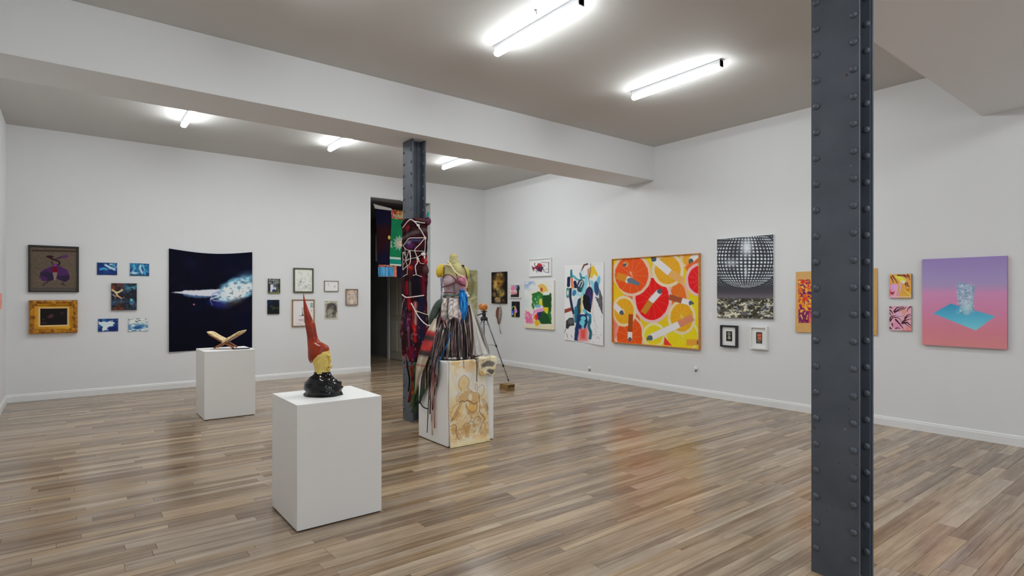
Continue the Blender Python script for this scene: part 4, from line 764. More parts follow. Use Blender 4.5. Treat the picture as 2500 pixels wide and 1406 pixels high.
# two square pop portraits
A = Art(58, 62, [(1900, 150), (2325, 145), (2325, 605), (1905, 605)], (232, 170, 90), 55); DK = (84, 30, 26)
A.ell(1990, 480, 120, 150, (222, 150, 190), 0, .97, 6); A.ell(2060, 440, 60, 140, (230, 180, 196), 20, .9, 8); A.poly([(1990, 180), (2120, 190), (2220, 260), (2200, 330), (2120, 310)], (206, 206, 70), .95, 6); A.ell(2170, 300, 36, 30, (236, 236, 226)); A.poly([(2110, 560), (2180, 400), (2325, 420), (2325, 590), (2130, 590)], (206, 156, 50), .95, 8); A.ell(2240, 460, 60, 30, (180, 110, 40), -20, .8, 8); A.line([(2200, 460), (2310, 550)], 30, (236, 206, 120), .9, 8)
for p in ([(1930, 200), (1960, 260), (1980, 320)], [(1960, 180), (2020, 260), (2060, 330)], [(2060, 170), (2180, 180), (2240, 230)], [(2180, 170), (2260, 200), (2300, 260)], [(2250, 160), (2300, 210)], [(2240, 320), (2260, 380), (2290, 390)], [(2210, 330), (2230, 390)]): A.line(p, 26, DK, 1, 5, 10)
A.line([(2060, 250), (2090, 400), (2050, 560)], 16, (232, 160, 40)); A.poly([(1920, 470), (1960, 500), (2010, 470), (1980, 540), (1930, 530)], (150, 26, 34), 1, 4); A.poly([(1905, 440), (1925, 440), (1925, 580), (1905, 580)], (236, 110, 96)); A.ell(1990, 390, 50, 50, (196, 150, 206), 0, .7, 24); A.bar((1905, 575), (2325, 578), 26, (214, 196, 190), .6)
picture('pop_portrait', 'small square orange and pink hair portrait, above the zebra-striped one', 'painting', 'right', 2.499, 2.283, 1.473, 1.746, A, depth=.022, side=(70, 64, 58), m='paint_gloss')
A = Art(58, 64, [(1895, 748), (2322, 750), (2328, 1228), (1898, 1212)], (226, 170, 186), 56); DK = (54, 22, 34)
A.ell(2080, 900, 70, 40, (222, 176, 206)); A.ell(2180, 860, 50, 56, (236, 160, 130), 0, .8, 16); A.ell(2060, 1110, 90, 80, (216, 140, 176), 0, .9, 30); A.ell(2270, 1170, 60, 40, (236, 150, 140), 0, .8, 20)
for p, w0 in (([(1900, 770), (1950, 790)], 30), ([(1905, 830), (1950, 870), (1960, 910)], 26), ([(1900, 880), (1935, 930)], 22), ([(1985, 850), (2040, 780), (2180, 765)], 30), ([(2000, 870), (2080, 810), (2220, 780)], 32), ([(2020, 860), (2140, 820), (2200, 800)], 16), ([(2310, 760), (2260, 800), (2240, 860)], 26), ([(1900, 1010), (1930, 950), (2020, 930)], 30), ([(1910, 1040), (1960, 970), (2060, 965), (2130, 1030)], 26), ([(2020, 1010), (2090, 1080), (2170, 1180)], 34), ([(2200, 980), (2250, 920), (2310, 900)], 30), ([(2170, 1040), (2240, 960), (2320, 930)], 26), ([(2150, 1050), (2250, 1010), (2320, 990)], 26), ([(2150, 1075), (2240, 1060), (2320, 1120)], 40), ([(2200, 1080), (2320, 1160)], 18), ([(1950, 1090), (1965, 1150)], 32), ([(2020, 1180), (2060, 1165), (2110, 1185)], 24), ([(1910, 1170), (1940, 1190)], 36)): A.line(p, w0, DK, 1, 5, w0*.35)
A.line([(2030, 920), (2100, 950), (2200, 930)], 6, (90, 60, 80)); A.bar((2150, 1218), (2325, 1222), 14, (190, 60, 60)); A.bar((1910, 1212), (2140, 1216), 12, (170, 170, 176))
picture('pop_portrait', 'small square pink portrait with zebra-striped hair', 'painting', 'right', 2.499, 2.285, 1.104, 1.383, A, depth=.022, side=(150, 110, 110), m='paint_gloss')
# pink gradient painting (crop units 4.135 per pixel)
A = Art(150, 160, [(1465, 302), (2318, 268), (2315, 1212), (1478, 1160)], (0, 0, 0), 57)
A.grade([(0, (134, 116, 166)), (.2, (142, 128, 172)), (.3, (150, 132, 170)), (.4, (184, 126, 164)), (.6, (186, 118, 150)), (.82, (188, 114, 128)), (1, (190, 120, 122))], A.v+.02*(A.nz(200, 60)-.5))
blue = Art(150, 160, [(1465, 302), (2318, 268), (2315, 1212), (1478, 1160)], (0, 0, 0), 57).grade([(0, (52, 132, 172)), (1, (110, 186, 200))], ((A.Y-750)/270)).c
m_ = A.c.copy(); A.poly([(1580, 850), (1755, 752), (2200, 882), (2005, 1022)], (1, 1, 1)); msk = np.clip((m_-A.c)/(m_-1), 0, 1); A.c = m_*(1-msk)+blue*msk
A.poly([(1830, 540), (1900, 565), (1990, 580), (1985, 720), (1970, 820), (1920, 870), (1870, 840), (1835, 740), (1822, 640)], (140, 168, 186), .8, 12, 24); g_ = smooth(1800, 1850, A.X)*smooth(2000, 1975, A.X)*smooth(535, 570, A.Y)*smooth(865, 840, A.Y)
A.mix(g_*smooth(.5, .62, A.nz(26, 16, 4))*.8, (98, 130, 160)); A.mix(g_*smooth(.55, .66, A.nz(18, 14, 8))*.7, (190, 206, 208)); A.ell(1920, 800, 50, 50, (160, 196, 196), 0, .6, 40)
for p in ([(1830, 545), (1842, 760), (1890, 850)], [(1992, 585), (1978, 760), (1930, 862)], [(1830, 542), (1990, 584)]): A.line(p, 6, (110, 140, 166), .7, 6)
picture('pink_gradient_painting', 'pink to violet canvas with a turquoise slab and a glass', 'painting', 'right', 2.176, 1.457, .961, 1.901, A, depth=.04, side=(150, 104, 130))
# wall label card, plugs, leaf mask
o = MB().box(-.036, .036, -.002, 0, 0, .12).build('wall_label', mat('label_card', (.80, .80, .80, 1), .6)); o.location = (XR, 4.828, 1.145); o.rotation_euler = (0, 0, -math.pi/2); tag(o, 'tiny white label card on the wall between the citrus and mirror ball canvases', 'label')
for yy, zz, lb in ((7.295, .185, 'low on the wall below the paper abstract'), (5.068, .405, 'low on the wall below the citrus canvas')):
    t = thing('wall_plug', 'small round white plug ' + lb, 'plug', (XR, yy, zz), -math.pi/2)
    MB().tube([(0, 0, 0), (0, -.012, 0), (0, -.03, 0), (0, -.034, 0)], [.032, .03, .026, .014], 16).build('cap', fm_white, t, smooth=True)
    MB().tube([(0, -.012, -.03), (0, -.016, -.045)], .011, 8).build('cable_stub', bp_, t, smooth=True)
lm = thing('leaf_mask', 'small brown leathery pod mask with trailing strings on the right wall', 'mask', (XR, 10.03, .66), -math.pi/2)
brn = mat('brown_pod', alb(120, 66, 48), .6, noise=(30, .3), col2=alb(70, 40, 30), bump=(50, .6)); pal = mat('dry_husk', alb(150, 140, 125), .7, noise=(40, .3), col2=alb(84, 74, 64))
MB().blob((-.03, -.03, .45), (.075, .032, .14), 16, 12, .12, 2).build('pod', brn, lm, smooth=True)
sh_ = MB(); sh_.tube([(.03, -.02, .60), (.055, -.04, .48), (.03, -.035, .34), (0, -.02, .22)], [.018, .035, .03, .012], 8, .45); sh_.build('husk', pal, lm, smooth=True)
MB().tube([(.01, -.03, .22), (.02, -.03, .12), (.045, -.02, .04), (.05, -.012, 0)], [.006, .006, .011, .004], 6).build('string', pal, lm, smooth=True)
MB().tube([(-.04, -.03, .33), (-.035, -.03, .26), (-.02, -.02, .21)], [.02, .016, .01], 8).build('tail_knot', brn, lm, smooth=True)
MB().tube([(-.16, -.012, .38), (-.12, -.02, .43), (-.08, -.02, .44)], .004, 6).build('string', pal, lm, smooth=True)
MB().tube([(.02, -.015, .58), (.01, -.02, .66)], .005, 6).build('string', pal, lm, smooth=True)
cd = thing('wall_camera', 'small white security camera on the lintel beside the wrapped column', 'camera', (5.385, YB, 3.44))
MB().box(-.035, .035, -.07, 0, .0, .075).build('housing', fm_white, cd, bevel=.012); MB().box(-.012, .02, -.0725, -.068, .022, .058).build('lens', bp_, cd)
hk = thing('ceiling_hook', 'tiny metal hook on the ceiling beside a tube light', 'hook', at(1308, 24, 2, ZC)); MB().tube([(0, 0, 0), (0, 0, -.012)], .012, 10).build('plate', alu, hk); MB().tube([(0, 0, -.01), (.012, 0, -.025), (.004, 0, -.038)], .004, 6).build('hook', alu, hk, smooth=True)
# ================================================================ CLOTH HELPERS
def PaintXY(X, Y, bg, seed=1):
    a = Art(2, 2, [(0, 0), (1, 0), (1, 1), (0, 1)], bg, seed); a.X = np.asarray(X, float); a.Y = np.asarray(Y, float)
    a.c = np.ones(a.X.shape+(3,))*np.array(bg, float); a.px = 1.0; return a
def cloth(name, P, paint, parent, thick=.0, m='paint_cloth', close=False, smooth=True, gain=GAIN):
    """P = array rows x cols x 3 of points, paint = rows x cols x 3 sRGB"""
    mb = MB(); c = lin(np.clip(paint, 0, 255))*gain; c = c*np.minimum(1, .86/np.maximum(c.max(-1, keepdims=True), 1e-6))
    mb.quadgrid([[tuple(p) for p in r] for r in P], close, [[tuple(q) for q in r] for r in c])
    o = mb.build(name, M[m], parent, smooth=smooth)
    if thick:
        md = o.modifiers.new('thickness', 'SOLIDIFY'); md.thickness = thick; md.offset = 0
    return o
def curve(pts, n):
    """smooth polyline through points (Catmull-Rom), n samples"""
    p = [Vector(q) for q in pts]; p = [p[0]*2-p[1]]+p+[p[-1]*2-p[-2]]; out = []; k = len(p)-3
    for i in range(n):
        t = i/(n-1)*k; j = min(int(t), k-1); f = t-j; a, b, c, d = p[j:j+4]
        out.append(.5*((2*b)+(c-a)*f+(2*a-5*b+4*c-d)*f*f+(3*b-a-3*c+d)*f**3))
    return out
def ribbon(name, pts, w, cols, parent, wide=None, n=14, th=.004, wav=.0, seed=0, m='paint_cloth', k=8):
    """flat strip along pts; w = width or list; cols = sRGB list along the length"""
    C = curve(pts, n); ref = Vector(wide) if wide is not None else Vector((1, 0, 0)); rings = []; rc = []; rg_ = random.Random(seed)
    ph = rg_.random()*6
    for i, p in enumerate(C):
        d = (C[min(i+1, n-1)]-C[max(i-1, 0)]).normalized(); ref = (ref-d*ref.dot(d)).normalized(); bi = d.cross(ref)
        s = i/(n-1); ww = w if not isinstance(w, (list, tuple)) else float(np.interp(s, np.linspace(0, 1, len(w)), w)); q = p+bi*wav*math.sin(ph+s*9)+ref*wav*.6*math.sin(ph*2+s*6)
        rings.append([q+ref*(ww/2*math.cos(2*math.pi*j/k))+bi*(th*math.sin(2*math.pi*j/k)) for j in range(k)])
        col = [float(np.interp(s, np.linspace(0, 1, len(cols)), [c[x] for c in cols])) for x in range(3)]
        nzv = [.50+.85*float(vnoise(j*.9+seed*3.1, s*22+seed, 3)) for j in range(k)]
        rc.append([tuple(float(v) for v in np.minimum(lin(np.clip(np.array(col)*nzv[j], 0, 255))*GAIN, .85)) for j in range(k)])
    mb = MB(); mb.loft(rings, True, rc); return mb.build(name, M[m], parent, smooth=True)
# ================================================================ FABRIC WRAPPED ROUND THE COLUMN
CX, CY = 3.2825, 6.150; cr = CX*CS-CY*SN; cd_ = CX*SN+CY*CS; cpx = 1250+F*cr/cd_; ck = cd_/F
wr = thing('fabric_wrap', 'dark red, black and navy cloth bound round the steel column with white cords', 'fabric', (CX, CY, 0))
def wz(py): return CAMH-(py-Y0)*ck
nv, na = 230, 150; py = np.linspace(527, 897, nv)[:, None]; ai = np.arange(na)[None, :]; a = 2*np.pi*ai/na; c, s_ = np.cos(a), np.sin(a)
tri = np.minimum(ai, na-ai)/na*18+3; q = (np.abs(c)**7+np.abs(s_)**7)**(-1/7)
o = np.interp(py, [527, 545, 760, 800, 860, 897], [.012, .018, .018, .032, .018, .008])+.034*(fbm(tri+0*py, py/26, 4, 4)-.45)+.012*(fbm(tri*2+py*.06, py/7, 9, 2)-.5)*(py < 690)+.012*(fbm(tri*4, py/60, 12, 2)-.5)*(py > 690); o = np.maximum(o, .004)
x, y = (.0935+o)*c*q, (.121+o)*s_*q; r = x*CS-y*SN; ii = np.arange(nv)[:, None]
top = np.where(ii < 16, -(1-ii/16)*(.10*vnoise(ai*.08, 2, 6)+.04*(r > .03)), 0)+np.where(ii > 208, (ii-208)/21*.16*vnoise(ai*.1, 7, 2)*np.where(r < .02, 1, 1.6), 0)
P = np.stack([x, y, CAMH-(py-Y0)*ck+top], -1); SX = r/ck+cpx; SY = py-top/ck
A = PaintXY(SX, SY, (46, 16, 22), 61)
A.mix(smooth(.42, .6, A.nz(9, 16, 1)), (24, 10, 18)); A.mix(smooth(.5, .64, A.nz(5, 4, 21))*.5*smooth(690, 660, A.Y), (74, 40, 46)); A.mix(smooth(.55, .68, A.nz(3, 18, 23))*.6*smooth(680, 720, A.Y), (18, 14, 30)); A.mix(smooth(.58, .7, A.nz(2.5, 20, 25))*.6*smooth(680, 720, A.Y), (130, 24, 40)); A.mix(smooth(.55, .68, A.nz(12, 20, 3))*.8, (96, 18, 28)); A.mix(smooth(.6, .7, A.nz(8, 26, 5))*.7*smooth(600, 700, A.Y), (28, 28, 58)); A.px = 3
A.line([(984, 582), (1005, 575), (1030, 566), (1042, 562)], 9, (112, 98, 98), .7, 6); A.ell(998, 558, 8, 8, (150, 22, 28), 0, .8, 5); A.line([(992, 598), (1005, 590), (1030, 588)], 7, (70, 66, 112), .9, 5); A.ell(1006, 602, 12, 8, (96, 36, 96), 0, .9, 6); A.ell(1003, 594, 7, 4, (150, 146, 166), 0, .8, 4); A.ell(1040, 636, 8, 12, (176, 20, 26), 0, .9, 4); A.ell(1007, 655, 7, 6, (226, 34, 24), 0, 1, 4); A.ell(1022, 640, 5, 5, (150, 24, 20), 0, .9, 3)
for x, y0, y1, w_, c in ((996, 690, 716, 8, (170, 20, 26)), (1006, 690, 720, 6, (92, 82, 84)), (1022, 672, 730, 12, (16, 16, 28)), (1036, 676, 718, 6, (122, 18, 40)), (1003, 728, 752, 10, (190, 26, 28)), (1019, 738, 790, 5, (206, 168, 162)), (1032, 730, 830, 12, (26, 28, 60)), (1014, 740, 800, 4, (200, 30, 30)), (1000, 770, 800, 14, (92, 20, 62)), (1018, 795, 830, 7, (216, 26, 24)), (1003, 800, 850, 6, (120, 70, 92)), (990, 730, 800, 8, (34, 30, 58)), (1035, 840, 880, 10, (20, 18, 24)), (1010, 850, 870, 14, (132, 18, 44)), (1014, 858, 868, 8, (44, 30, 90))): A.line([(x, y0), (x+1, y1)], w_, c, .9, 5)
A.mix(smooth(856, 876, A.Y)*smooth(1018, 1000, A.X)*smooth(.3, .5, A.nz(6, 14, 8)), (180, 146, 140)); A.mix(smooth(886, 892, A.Y), (120, 18, 22)); A.mix(smooth(.62, .72, A.nz(4, 9, 11))*.5*smooth(720, 760, A.Y), (190, 150, 150)); A.mix(smooth(840, 856, A.Y)*smooth(880, 862, A.Y)*.4, (110, 12, 26))
A.c = A.c*.82; cloth('draped_cloth', P, A.c, wr, close=True)
def onw(px, py, out=None):
    out = (.056 if py < 690 else .082) if out is None else out
    r = (px-cpx)*ck; t = min(abs(r)/.147, 1)
    aw = -.151+(t*.189 if r < 0 else t*.113)-out
    v = RGT*r+AWAY*aw; return Vector((v.x, v.y, wz(py)))
white = mat('white_cotton_cord', alb(205, 196, 190, 1.5), .9)
for w_, pts in ((.0105, [(985, 557), (1006, 541), (1017, 545), (1026, 555), (1034, 569), (1041, 582)]), (.010, [(1016, 545), (1028, 546), (1040, 547)]), (.008, [(986, 601), (996, 592), (1006, 585), (1024, 584), (1041, 582)]), (.0055, [(986, 601), (995, 610), (1005, 614), (1022, 615), (1041, 615)]), (.007, [(1041, 582), (1030, 598), (1019, 612), (1021, 622), (1024, 631)]), (.006, [(1041, 582), (1041, 600), (1040, 615)]), (.006, [(985, 616), (985, 640), (985, 660)]), (.005, [(985, 632), (995, 638), (1010, 634), (1024, 630), (1034, 622), (1041, 616)]), (.006, [(991, 606), (995, 638), (999, 652), (999, 672)]), (.008, [(995, 636), (1000, 624), (1005, 615)]), (.009, [(1007, 615), (1009, 634), (1006, 647), (996, 652), (986, 659)]), (.006, [(1024, 630), (1028, 638), (1031, 644), (1039, 645)]), (.009, [(1024, 631), (1024, 644), (1020, 652), (1022, 672)]), (.007, [(986, 676), (993, 672), (999, 671)]), (.006, [(1015, 674), (1022, 672), (1034, 677)]), (.011, [(984, 719), (992, 724), (1000, 726), (1020, 724), (1039, 721)]), (.004, [(992, 728), (986, 740), (984, 752)]), (.004, [(985, 648), (995, 638), (1004, 633)])):
    MB().tube(curve([onw(*p) for p in pts], 14), w_*.62, 7).build('cord', white, wr, smooth=True)
for px, py, r_ in ((1026, 554, .022), (1037, 622, .030), (988, 618, .016), (1025, 634, .018), (1041, 582, .014)):
    b_ = MB(); p = onw(px, py, .055); b_.blob(p, (r_, r_*.6, r_*.7), 10, 7, .3, int(px)); b_.blob(p+Vector((r_*.5, 0, -r_)), (r_*.35, r_*.3, r_), 8, 6, .2, 3); b_.build('cord_knot', white, wr, smooth=True)
dkred = mat('dark_red_velvet', (.030, .006, .010, 1), .6, noise=(16, .25), col2=(.10, .008, .012, 1)); brred = mat('red_satin', alb(160, 18, 22), .35, noise=(20, .3), col2=alb(90, 10, 18))
MB().blob(onw(1037, 660, .0)+RGT*.006, (.050, .05, .075), 14, 10, .12, 4).build('cloth_bulge', dkred, wr, smooth=True)
MB().blob(onw(1038, 640, .02)+RGT*.01, (.03, .03, .042), 12, 8, .12, 5).build('cloth_bulge', brred, wr, smooth=True)
MB().blob(onw(1007, 655, .03), (.03, .024, .026), 12, 8, .15, 6).build('cloth_bulge', brred, wr, smooth=True)
kb = onw(1044, 541, .0)+RGT*.005
MB().tube(curve([onw(1016, 537, .035), onw(1026, 540, .04), onw(1038, 542, .03), kb], 12), [.012, .02, .026, .03, .032, .032, .032, .032, .032, .03, .028, .026], 10).build('cloth_roll', dkred, wr, smooth=True)
ob = MB().blob(kb, (.042, .045, .050), 14, 10, .14, 8).build('cloth_knot', mat('knotted_cloth', alb(110, 14, 26), .6, noise=(18, .2), col2=alb(26, 24, 66)), wr, smooth=True)
MB().tube([kb+Vector((0, 0, .03)), kb+Vector((.004, 0, .075)), kb+Vector((.012, 0, .11))], [.012, .016, .012], 8).build('knot_tip', mat('teal_cloth', alb(30, 130, 120), .7), ob, smooth=True)
for i, (px, y0, px2, y1, w_, c) in enumerate(((998, 880, 1004, 950, .012, (24, 22, 26)), (1008, 890, 1014, 965, .016, (140, 70, 26)), (1014, 885, 1006, 975, .02, (96, 30, 26)), (1020, 880, 1012, 985, .026, (70, 84, 60)), (1026, 880, 1018, 1000, .03, (46, 62, 40)), (990, 893, 1016, 890, .012, (150, 16, 20)))):
    a_, b_ = onw(px, y0, .06), onw(px2, y1, .07); ribbon('hanging_strip', [a_, a_.lerp(b_, .5)+RGT*.015, b_], w_*1.6, [c, tuple(x*.6 for x in c), c], wr, RGT, 12, .004, .006, i)
# ================================================================ MANNEQUIN
mc = Vector((3.217, 5.113, PZ3)); md0 = mc.x*SN+mc.y*CS; mr0 = mc.x*CS-mc.y*SN
mn_ = thing('dressed_mannequin', 'headless mannequin in a torn strip gown of grey, pink and blue rags', 'mannequin', mc, FACE)
def MP(px, py, dy=0.0):
    d = md0+dy; return Vector(((px-1250)/F*d-mr0, dy, CAMH-(py-Y0)/F*d-PZ3))
def ML(wp): v = wp-mc; return Vector((v.dot(RGT), v.dot(AWAY), v.z))
secs = [(621.5, 1100, 1116, .9), (624, 1097.5, 1118.5, .95), (632, 1098, 1118, .95), (639, 1096, 1120, .9), (645, 1091, 1126, .8), (650, 1083, 1133, .62), (655, 1078, 1139, .55), (662, 1076, 1142, .55), (671, 1077, 1142, .58), (681, 1079, 1141, .66), (690, 1081, 1140, .68), (700, 1083, 1138, .64), (712, 1085, 1136, .62), (722, 1084, 1138, .62), (735, 1081, 1143, .64), (750, 1079, 1148, .66), (770, 1080, 1148, .66), (795, 1086, 1142, .64), (830, 1096, 1132, .6)]
py_ = np.linspace(621.5, 830, 70); nr = 36; P = np.zeros((70, nr, 3)); SX = np.zeros((70, nr)); SY = np.zeros((70, nr))
for i, py in enumerate(py_):
    l, r, k_ = (float(np.interp(py, [q[0] for q in secs], [q[c] for q in secs])) for c in (1, 2, 3))
    a0, a1 = MP(l, py), MP(r, py); cx_, rx = (a0.x+a1.x)/2, (a1.x-a0.x)/2
    for j in range(nr):
        a = 2*math.pi*j/nr; P[i, j] = (cx_+rx*math.cos(a), rx*k_*math.sin(a), a0.z); SX[i, j] = l+(r-l)*(.5+.5*math.cos(a)); SY[i, j] = py
A = PaintXY(SX, SY, (166, 156, 108), 71); A.px = 2
A.mix(smooth(.45, .65, A.nz(14, 14)), (150, 142, 104)); A.mix(smooth(1092, 1080, A.X)*smooth(650, 660, A.Y)*smooth(680, 672, A.Y), (190, 170, 60)); A.mix(smooth(672, 684, A.Y-.3*abs(A.X-1112)*0), (172, 146, 150)); A.mix(smooth(672, 680, A.Y)*smooth(.45, .6, A.nz(8, 14, 3))*.8, (142, 124, 128)); A.mix(smooth(680, 690, A.Y)*smooth(1118, 1130, A.X)*smooth(718, 710, A.Y), (190, 136, 148)); A.line([(1108, 690), (1112, 718)], 6, (96, 82, 92), .8, 4); A.mix(smooth(718, 724, A.Y), (176, 160, 152)); A.mix(smooth(724, 730, A.Y)*smooth(.5, .62, A.nz(9, 24, 6)), (106, 98, 98)); A.mix(smooth(776, 786, A.Y), (170, 158, 66))
A.line([(1097, 640), (1110, 643), (1120, 640)], 2, (92, 88, 60), .8, 2); A.line([(1103, 646), (1120, 664), (1136, 674)], 1.6, (110, 104, 70), .7, 2); A.line([(1085, 653), (1084, 676)], 2, (70, 50, 46), .8, 2)
cloth('torso', P, A.c, mn_, close=True, m='paint')
cap = MB(); cp = MP(1108, 621.5); cap.blob((cp.x, 0, cp.z), (.040, .036, .008), 18, 6); cap.build('neck_cap', mat('neck_cap_cloth', alb(172, 160, 106), .8), mn_, smooth=True)
MB().blob(MP(1076, 661.5, .0), (.048, .056, .074), 20, 14, .03, 3, Matrix.Rotation(.22, 3, 'Y')).build('shoulder_cap', mat('yellow_shoulder', alb(196, 168, 38), .55, noise=(18, .3), col2=alb(160, 128, 30)), mn_, smooth=True)
MB().blob(MP(1139.5, 666, .0), (.028, .050, .066), 16, 12, .03, 5, Matrix.Rotation(-.2, 3, 'Y')).build('shoulder_cap', mat('olive_yellow_shoulder', alb(160, 148, 70), .6), mn_, smooth=True)
pink = mat('grey_pink_satin', alb(176, 150, 154), .5, noise=(24, .22), col2=alb(132, 118, 120), bump=(30, .4)); pink2 = mat('rose_satin', alb(190, 120, 142), .45, noise=(24, .22), col2=alb(130, 66, 84), bump=(30, .4))
MB().blob(MP(1096, 686, -.082), (.058, .045, .060), 18, 12, .05, 6).build('bra_cup', pink, mn_, smooth=True); MB().blob(MP(1129, 685, -.075), (.048, .045, .056), 18, 12, .05, 7).build('bra_cup', pink2, mn_, smooth=True)
maroon = mat('maroon_strap', alb(84, 24, 36), .6); crm = mat('cream_cord', alb(200, 186, 150), .85); blk = mat('black_thread', (.015, .014, .016, 1), .7)
for m_, r_, pts in ((maroon, .0055, [(1081, 676, -.085), (1090, 671, -.12), (1102, 673, -.125), (1112, 683, -.118)]), (maroon, .006, [(1080, 701, -.085), (1095, 697, -.128), (1108, 691, -.12), (1120, 687, -.115), (1137, 675, -.09)]), (maroon, .008, [(1112, 684, -.115), (1122, 692, -.118), (1136, 698, -.09)]), (maroon, .005, [(1112, 664, -.09), (1116, 676, -.108), (1116, 688, -.118)]), (crm, .007, [(1092, 637, -.055), (1101, 647, -.085), (1110, 662, -.10), (1122, 672, -.115), (1136, 677, -.09)]), (crm, .007, [(1084, 646, -.05), (1095, 647, -.08), (1103, 651, -.088)]), (crm, .008, [(1137, 680, -.085), (1140, 692, -.08), (1139, 703, -.075)]), (blk, .003, [(1085, 651, -.045), (1084, 664, -.062), (1083, 680, -.075)]), (blk, .004, [(1126, 647, -.05), (1134, 655, -.065), (1139, 672, -.07), (1141, 700, -.07), (1142, 730, -.08)]), (maroon, .005, [(1082, 715, -.085), (1100, 714, -.112), (1118, 716, -.108), (1138, 712, -.08)]), (maroon, .007, [(1092, 742, -.125), (1101, 752, -.14), (1107, 768, -.15)]), (maroon, .007, [(1122, 735, -.13), (1114, 752, -.145), (1107, 768, -.15)]), (crm, .004, [(1012, 758, .60), (1025, 762, .35), (1045, 768, .05), (1058, 762, -.08), (1072, 752, -.09)]), (white, .006, [(1004, 740, .60), (1024, 776, .42), (1046, 795, .10), (1060, 786, -.06), (1066, 770, -.08)])):
    MB().tube(curve([MP(*p) for p in pts], 16), r_, 7).build('strap', m_, mn_, smooth=True)
MB().blob(MP(1131, 649, -.055), (.012, .010, .012), 8, 6, .2, 1).build('strap_clip', blk, mn_, smooth=True)
# belt, sleeve, bundles
sage = mat('grey_green_cloth', alb(104, 114, 106), .8, noise=(20, .25), col2=alb(64, 74, 70)); slv = mat('dark_green_cloth', alb(70, 82, 76), .85, noise=(26, .25), col2=alb(44, 54, 50))
MB().tube(curve([MP(1083, 724, -.075), MP(1092, 719, -.115), MP(1106, 722, -.12), MP(1120, 718, -.115), MP(1138, 722, -.06)], 18), [.014+.006*math.sin(i*1.7) for i in range(18)], 9).build('belt', sage, mn_, smooth=True)
MB().tube(curve([MP(1092, 732, -.11), MP(1078, 738, -.10), MP(1066, 752, -.09), MP(1056, 775, -.07), MP(1051, 792, -.06)], 16), [.016, .022, .03, .038, .042, .044, .044, .043, .042, .04, .039, .038, .036, .032, .026, .012], 12).build('sleeve', slv, mn_, smooth=True)
BLU = [(26, 104, 176), (20, 70, 130), (50, 130, 190)]
for i in range(7):
    x = 1124+i*2.6; ribbon('blue_rag', [MP(1128+i*.6, 709, -.12), MP(x-1, 725, -.15), MP(x, 750, -.16), MP(x+random.uniform(-3, 3), 775+6*(i % 3), -.15)], [.012, .022, .024, .012], [BLU[i % 3], BLU[(i+1) % 3], BLU[(i+2) % 3]], mn_, (1, 0, 0), 12, .008, .003, i)
MB().blob(MP(1128, 710, -.125), (.03, .02, .018), 12, 8, .25, 3).build('blue_knot', mat('blue_cloth', alb(24, 84, 150), .7, noise=(30, .3)), mn_, smooth=True)
rf = mat('white_ruffle', alb(196, 190, 182), .85, noise=(40, .3), col2=alb(140, 132, 124))
for i in range(6): MB().blob(MP(1138+3.4*math.sin(i*1.9), 717+6.5*i, -.11), (.022, .02, .022), 10, 7, .35, i).build('ruffle', rf, mn_, smooth=True)
for i in range(5): ribbon('lace_strip', [MP(1075+i, 676, -.06), MP(1077+i*.8, 700, -.08), MP(1076+i*.8, 722, -.09), MP(1074+i*.9, 742+5*i, -.10)], .008, [((190, 190, 196), (70, 76, 120), (120, 122, 132))[i % 3], ((60, 60, 90), (190, 190, 194), (50, 52, 84))[i % 3], (110, 110, 116)], mn_, (1, 0, 0), 12, .003, .004, i+20)
# hip panels and the fan of strips
PAL = [(88, 80, 78), (58, 50, 48), (150, 140, 132), (34, 30, 32), (112, 94, 94), (130, 112, 104), (70, 62, 70), (176, 166, 152), (100, 72, 76), (46, 42, 44)]
rg2 = random.Random(5)
for i, (px, c1, c2, L) in enumerate(((1110, (90, 82, 84), (60, 54, 58), 806), (1098, (70, 62, 66), (44, 40, 44), 790), (1094, (98, 90, 92), (160, 150, 144), 800), (1086, (160, 150, 142), (84, 78, 76), 786), (1122, (186, 160, 162), (120, 104, 108), 792), (1103, (196, 182, 174), (132, 118, 118), 778), (1114, (190, 172, 168), (160, 142, 142), 772))):
    ribbon('hip_panel', [MP(px, 728, -.116-.003*i), MP(px-2, 750, -.142-.004*i), MP(px-2, 775, -.152-.004*i), MP(px-3+rg2.uniform(-3, 3), L, -.158-.004*i)], [.05, .062, .06, .018], [c1, c1, c2], mn_, (1, 0, 0), 14, .002, .0015, i+40)
cone = MB(); rings = [[(.10*math.cos(a)*s_+.0, .085*math.sin(a)*s_*1.25, z_) for a in [2*math.pi*k/24 for k in range(24)]] for s_, z_ in ((1.15, .62), (1.45, .42), (1.75, .22), (2.0, .004))]
cone.loft(rings); cone.build('underskirt', mat('dark_underskirt', (.018, .015, .017, 1), .9), mn_, smooth=True)
for i in range(72):
    a = math.pi*(-1.12+1.24*i/71)+rg2.uniform(-.05, .05); c, s = math.cos(a), math.sin(a)
    st = Vector((.008+.128*c, .100*s-.01, .56+rg2.uniform(-.06, .09))); e = Vector((.005+(.25+.02*rg2.random())*c, .225*s, .016))
    if c > .80: continue
    midp = st.lerp(e, .5)+Vector((.022*c, .022*s, .02*rg2.uniform(-1, 1))); col = rg2.choice(PAL); col2_ = rg2.choice(PAL)
    if c < -.62:
        q_ = rg2.uniform(1034, 1062); e0 = ML(at(q_, 878, 0, 2.90)); e0.z = .02; e = ML(at(q_-2, rg2.uniform(900, 950), 0, 2.905)); tail = [st, st.lerp(e0, .5)+Vector((-.015, 0, .02)), e0, e]
    else: tail = [st, st.lerp(midp, .6)+Vector((.01*c, .01*s, 0)), midp, midp.lerp(e, .6), e]
    ribbon('rag_strip', tail, [.010, .013, .013, rg2.uniform(.008, .022)], [col, col2_, col, tuple(x*.8 for x in col2_)], mn_, (-s, c, .25*math.sin(i*2.3)) if c >= -.62 else (-SN, CS, 0), 18, .004, .007, i)
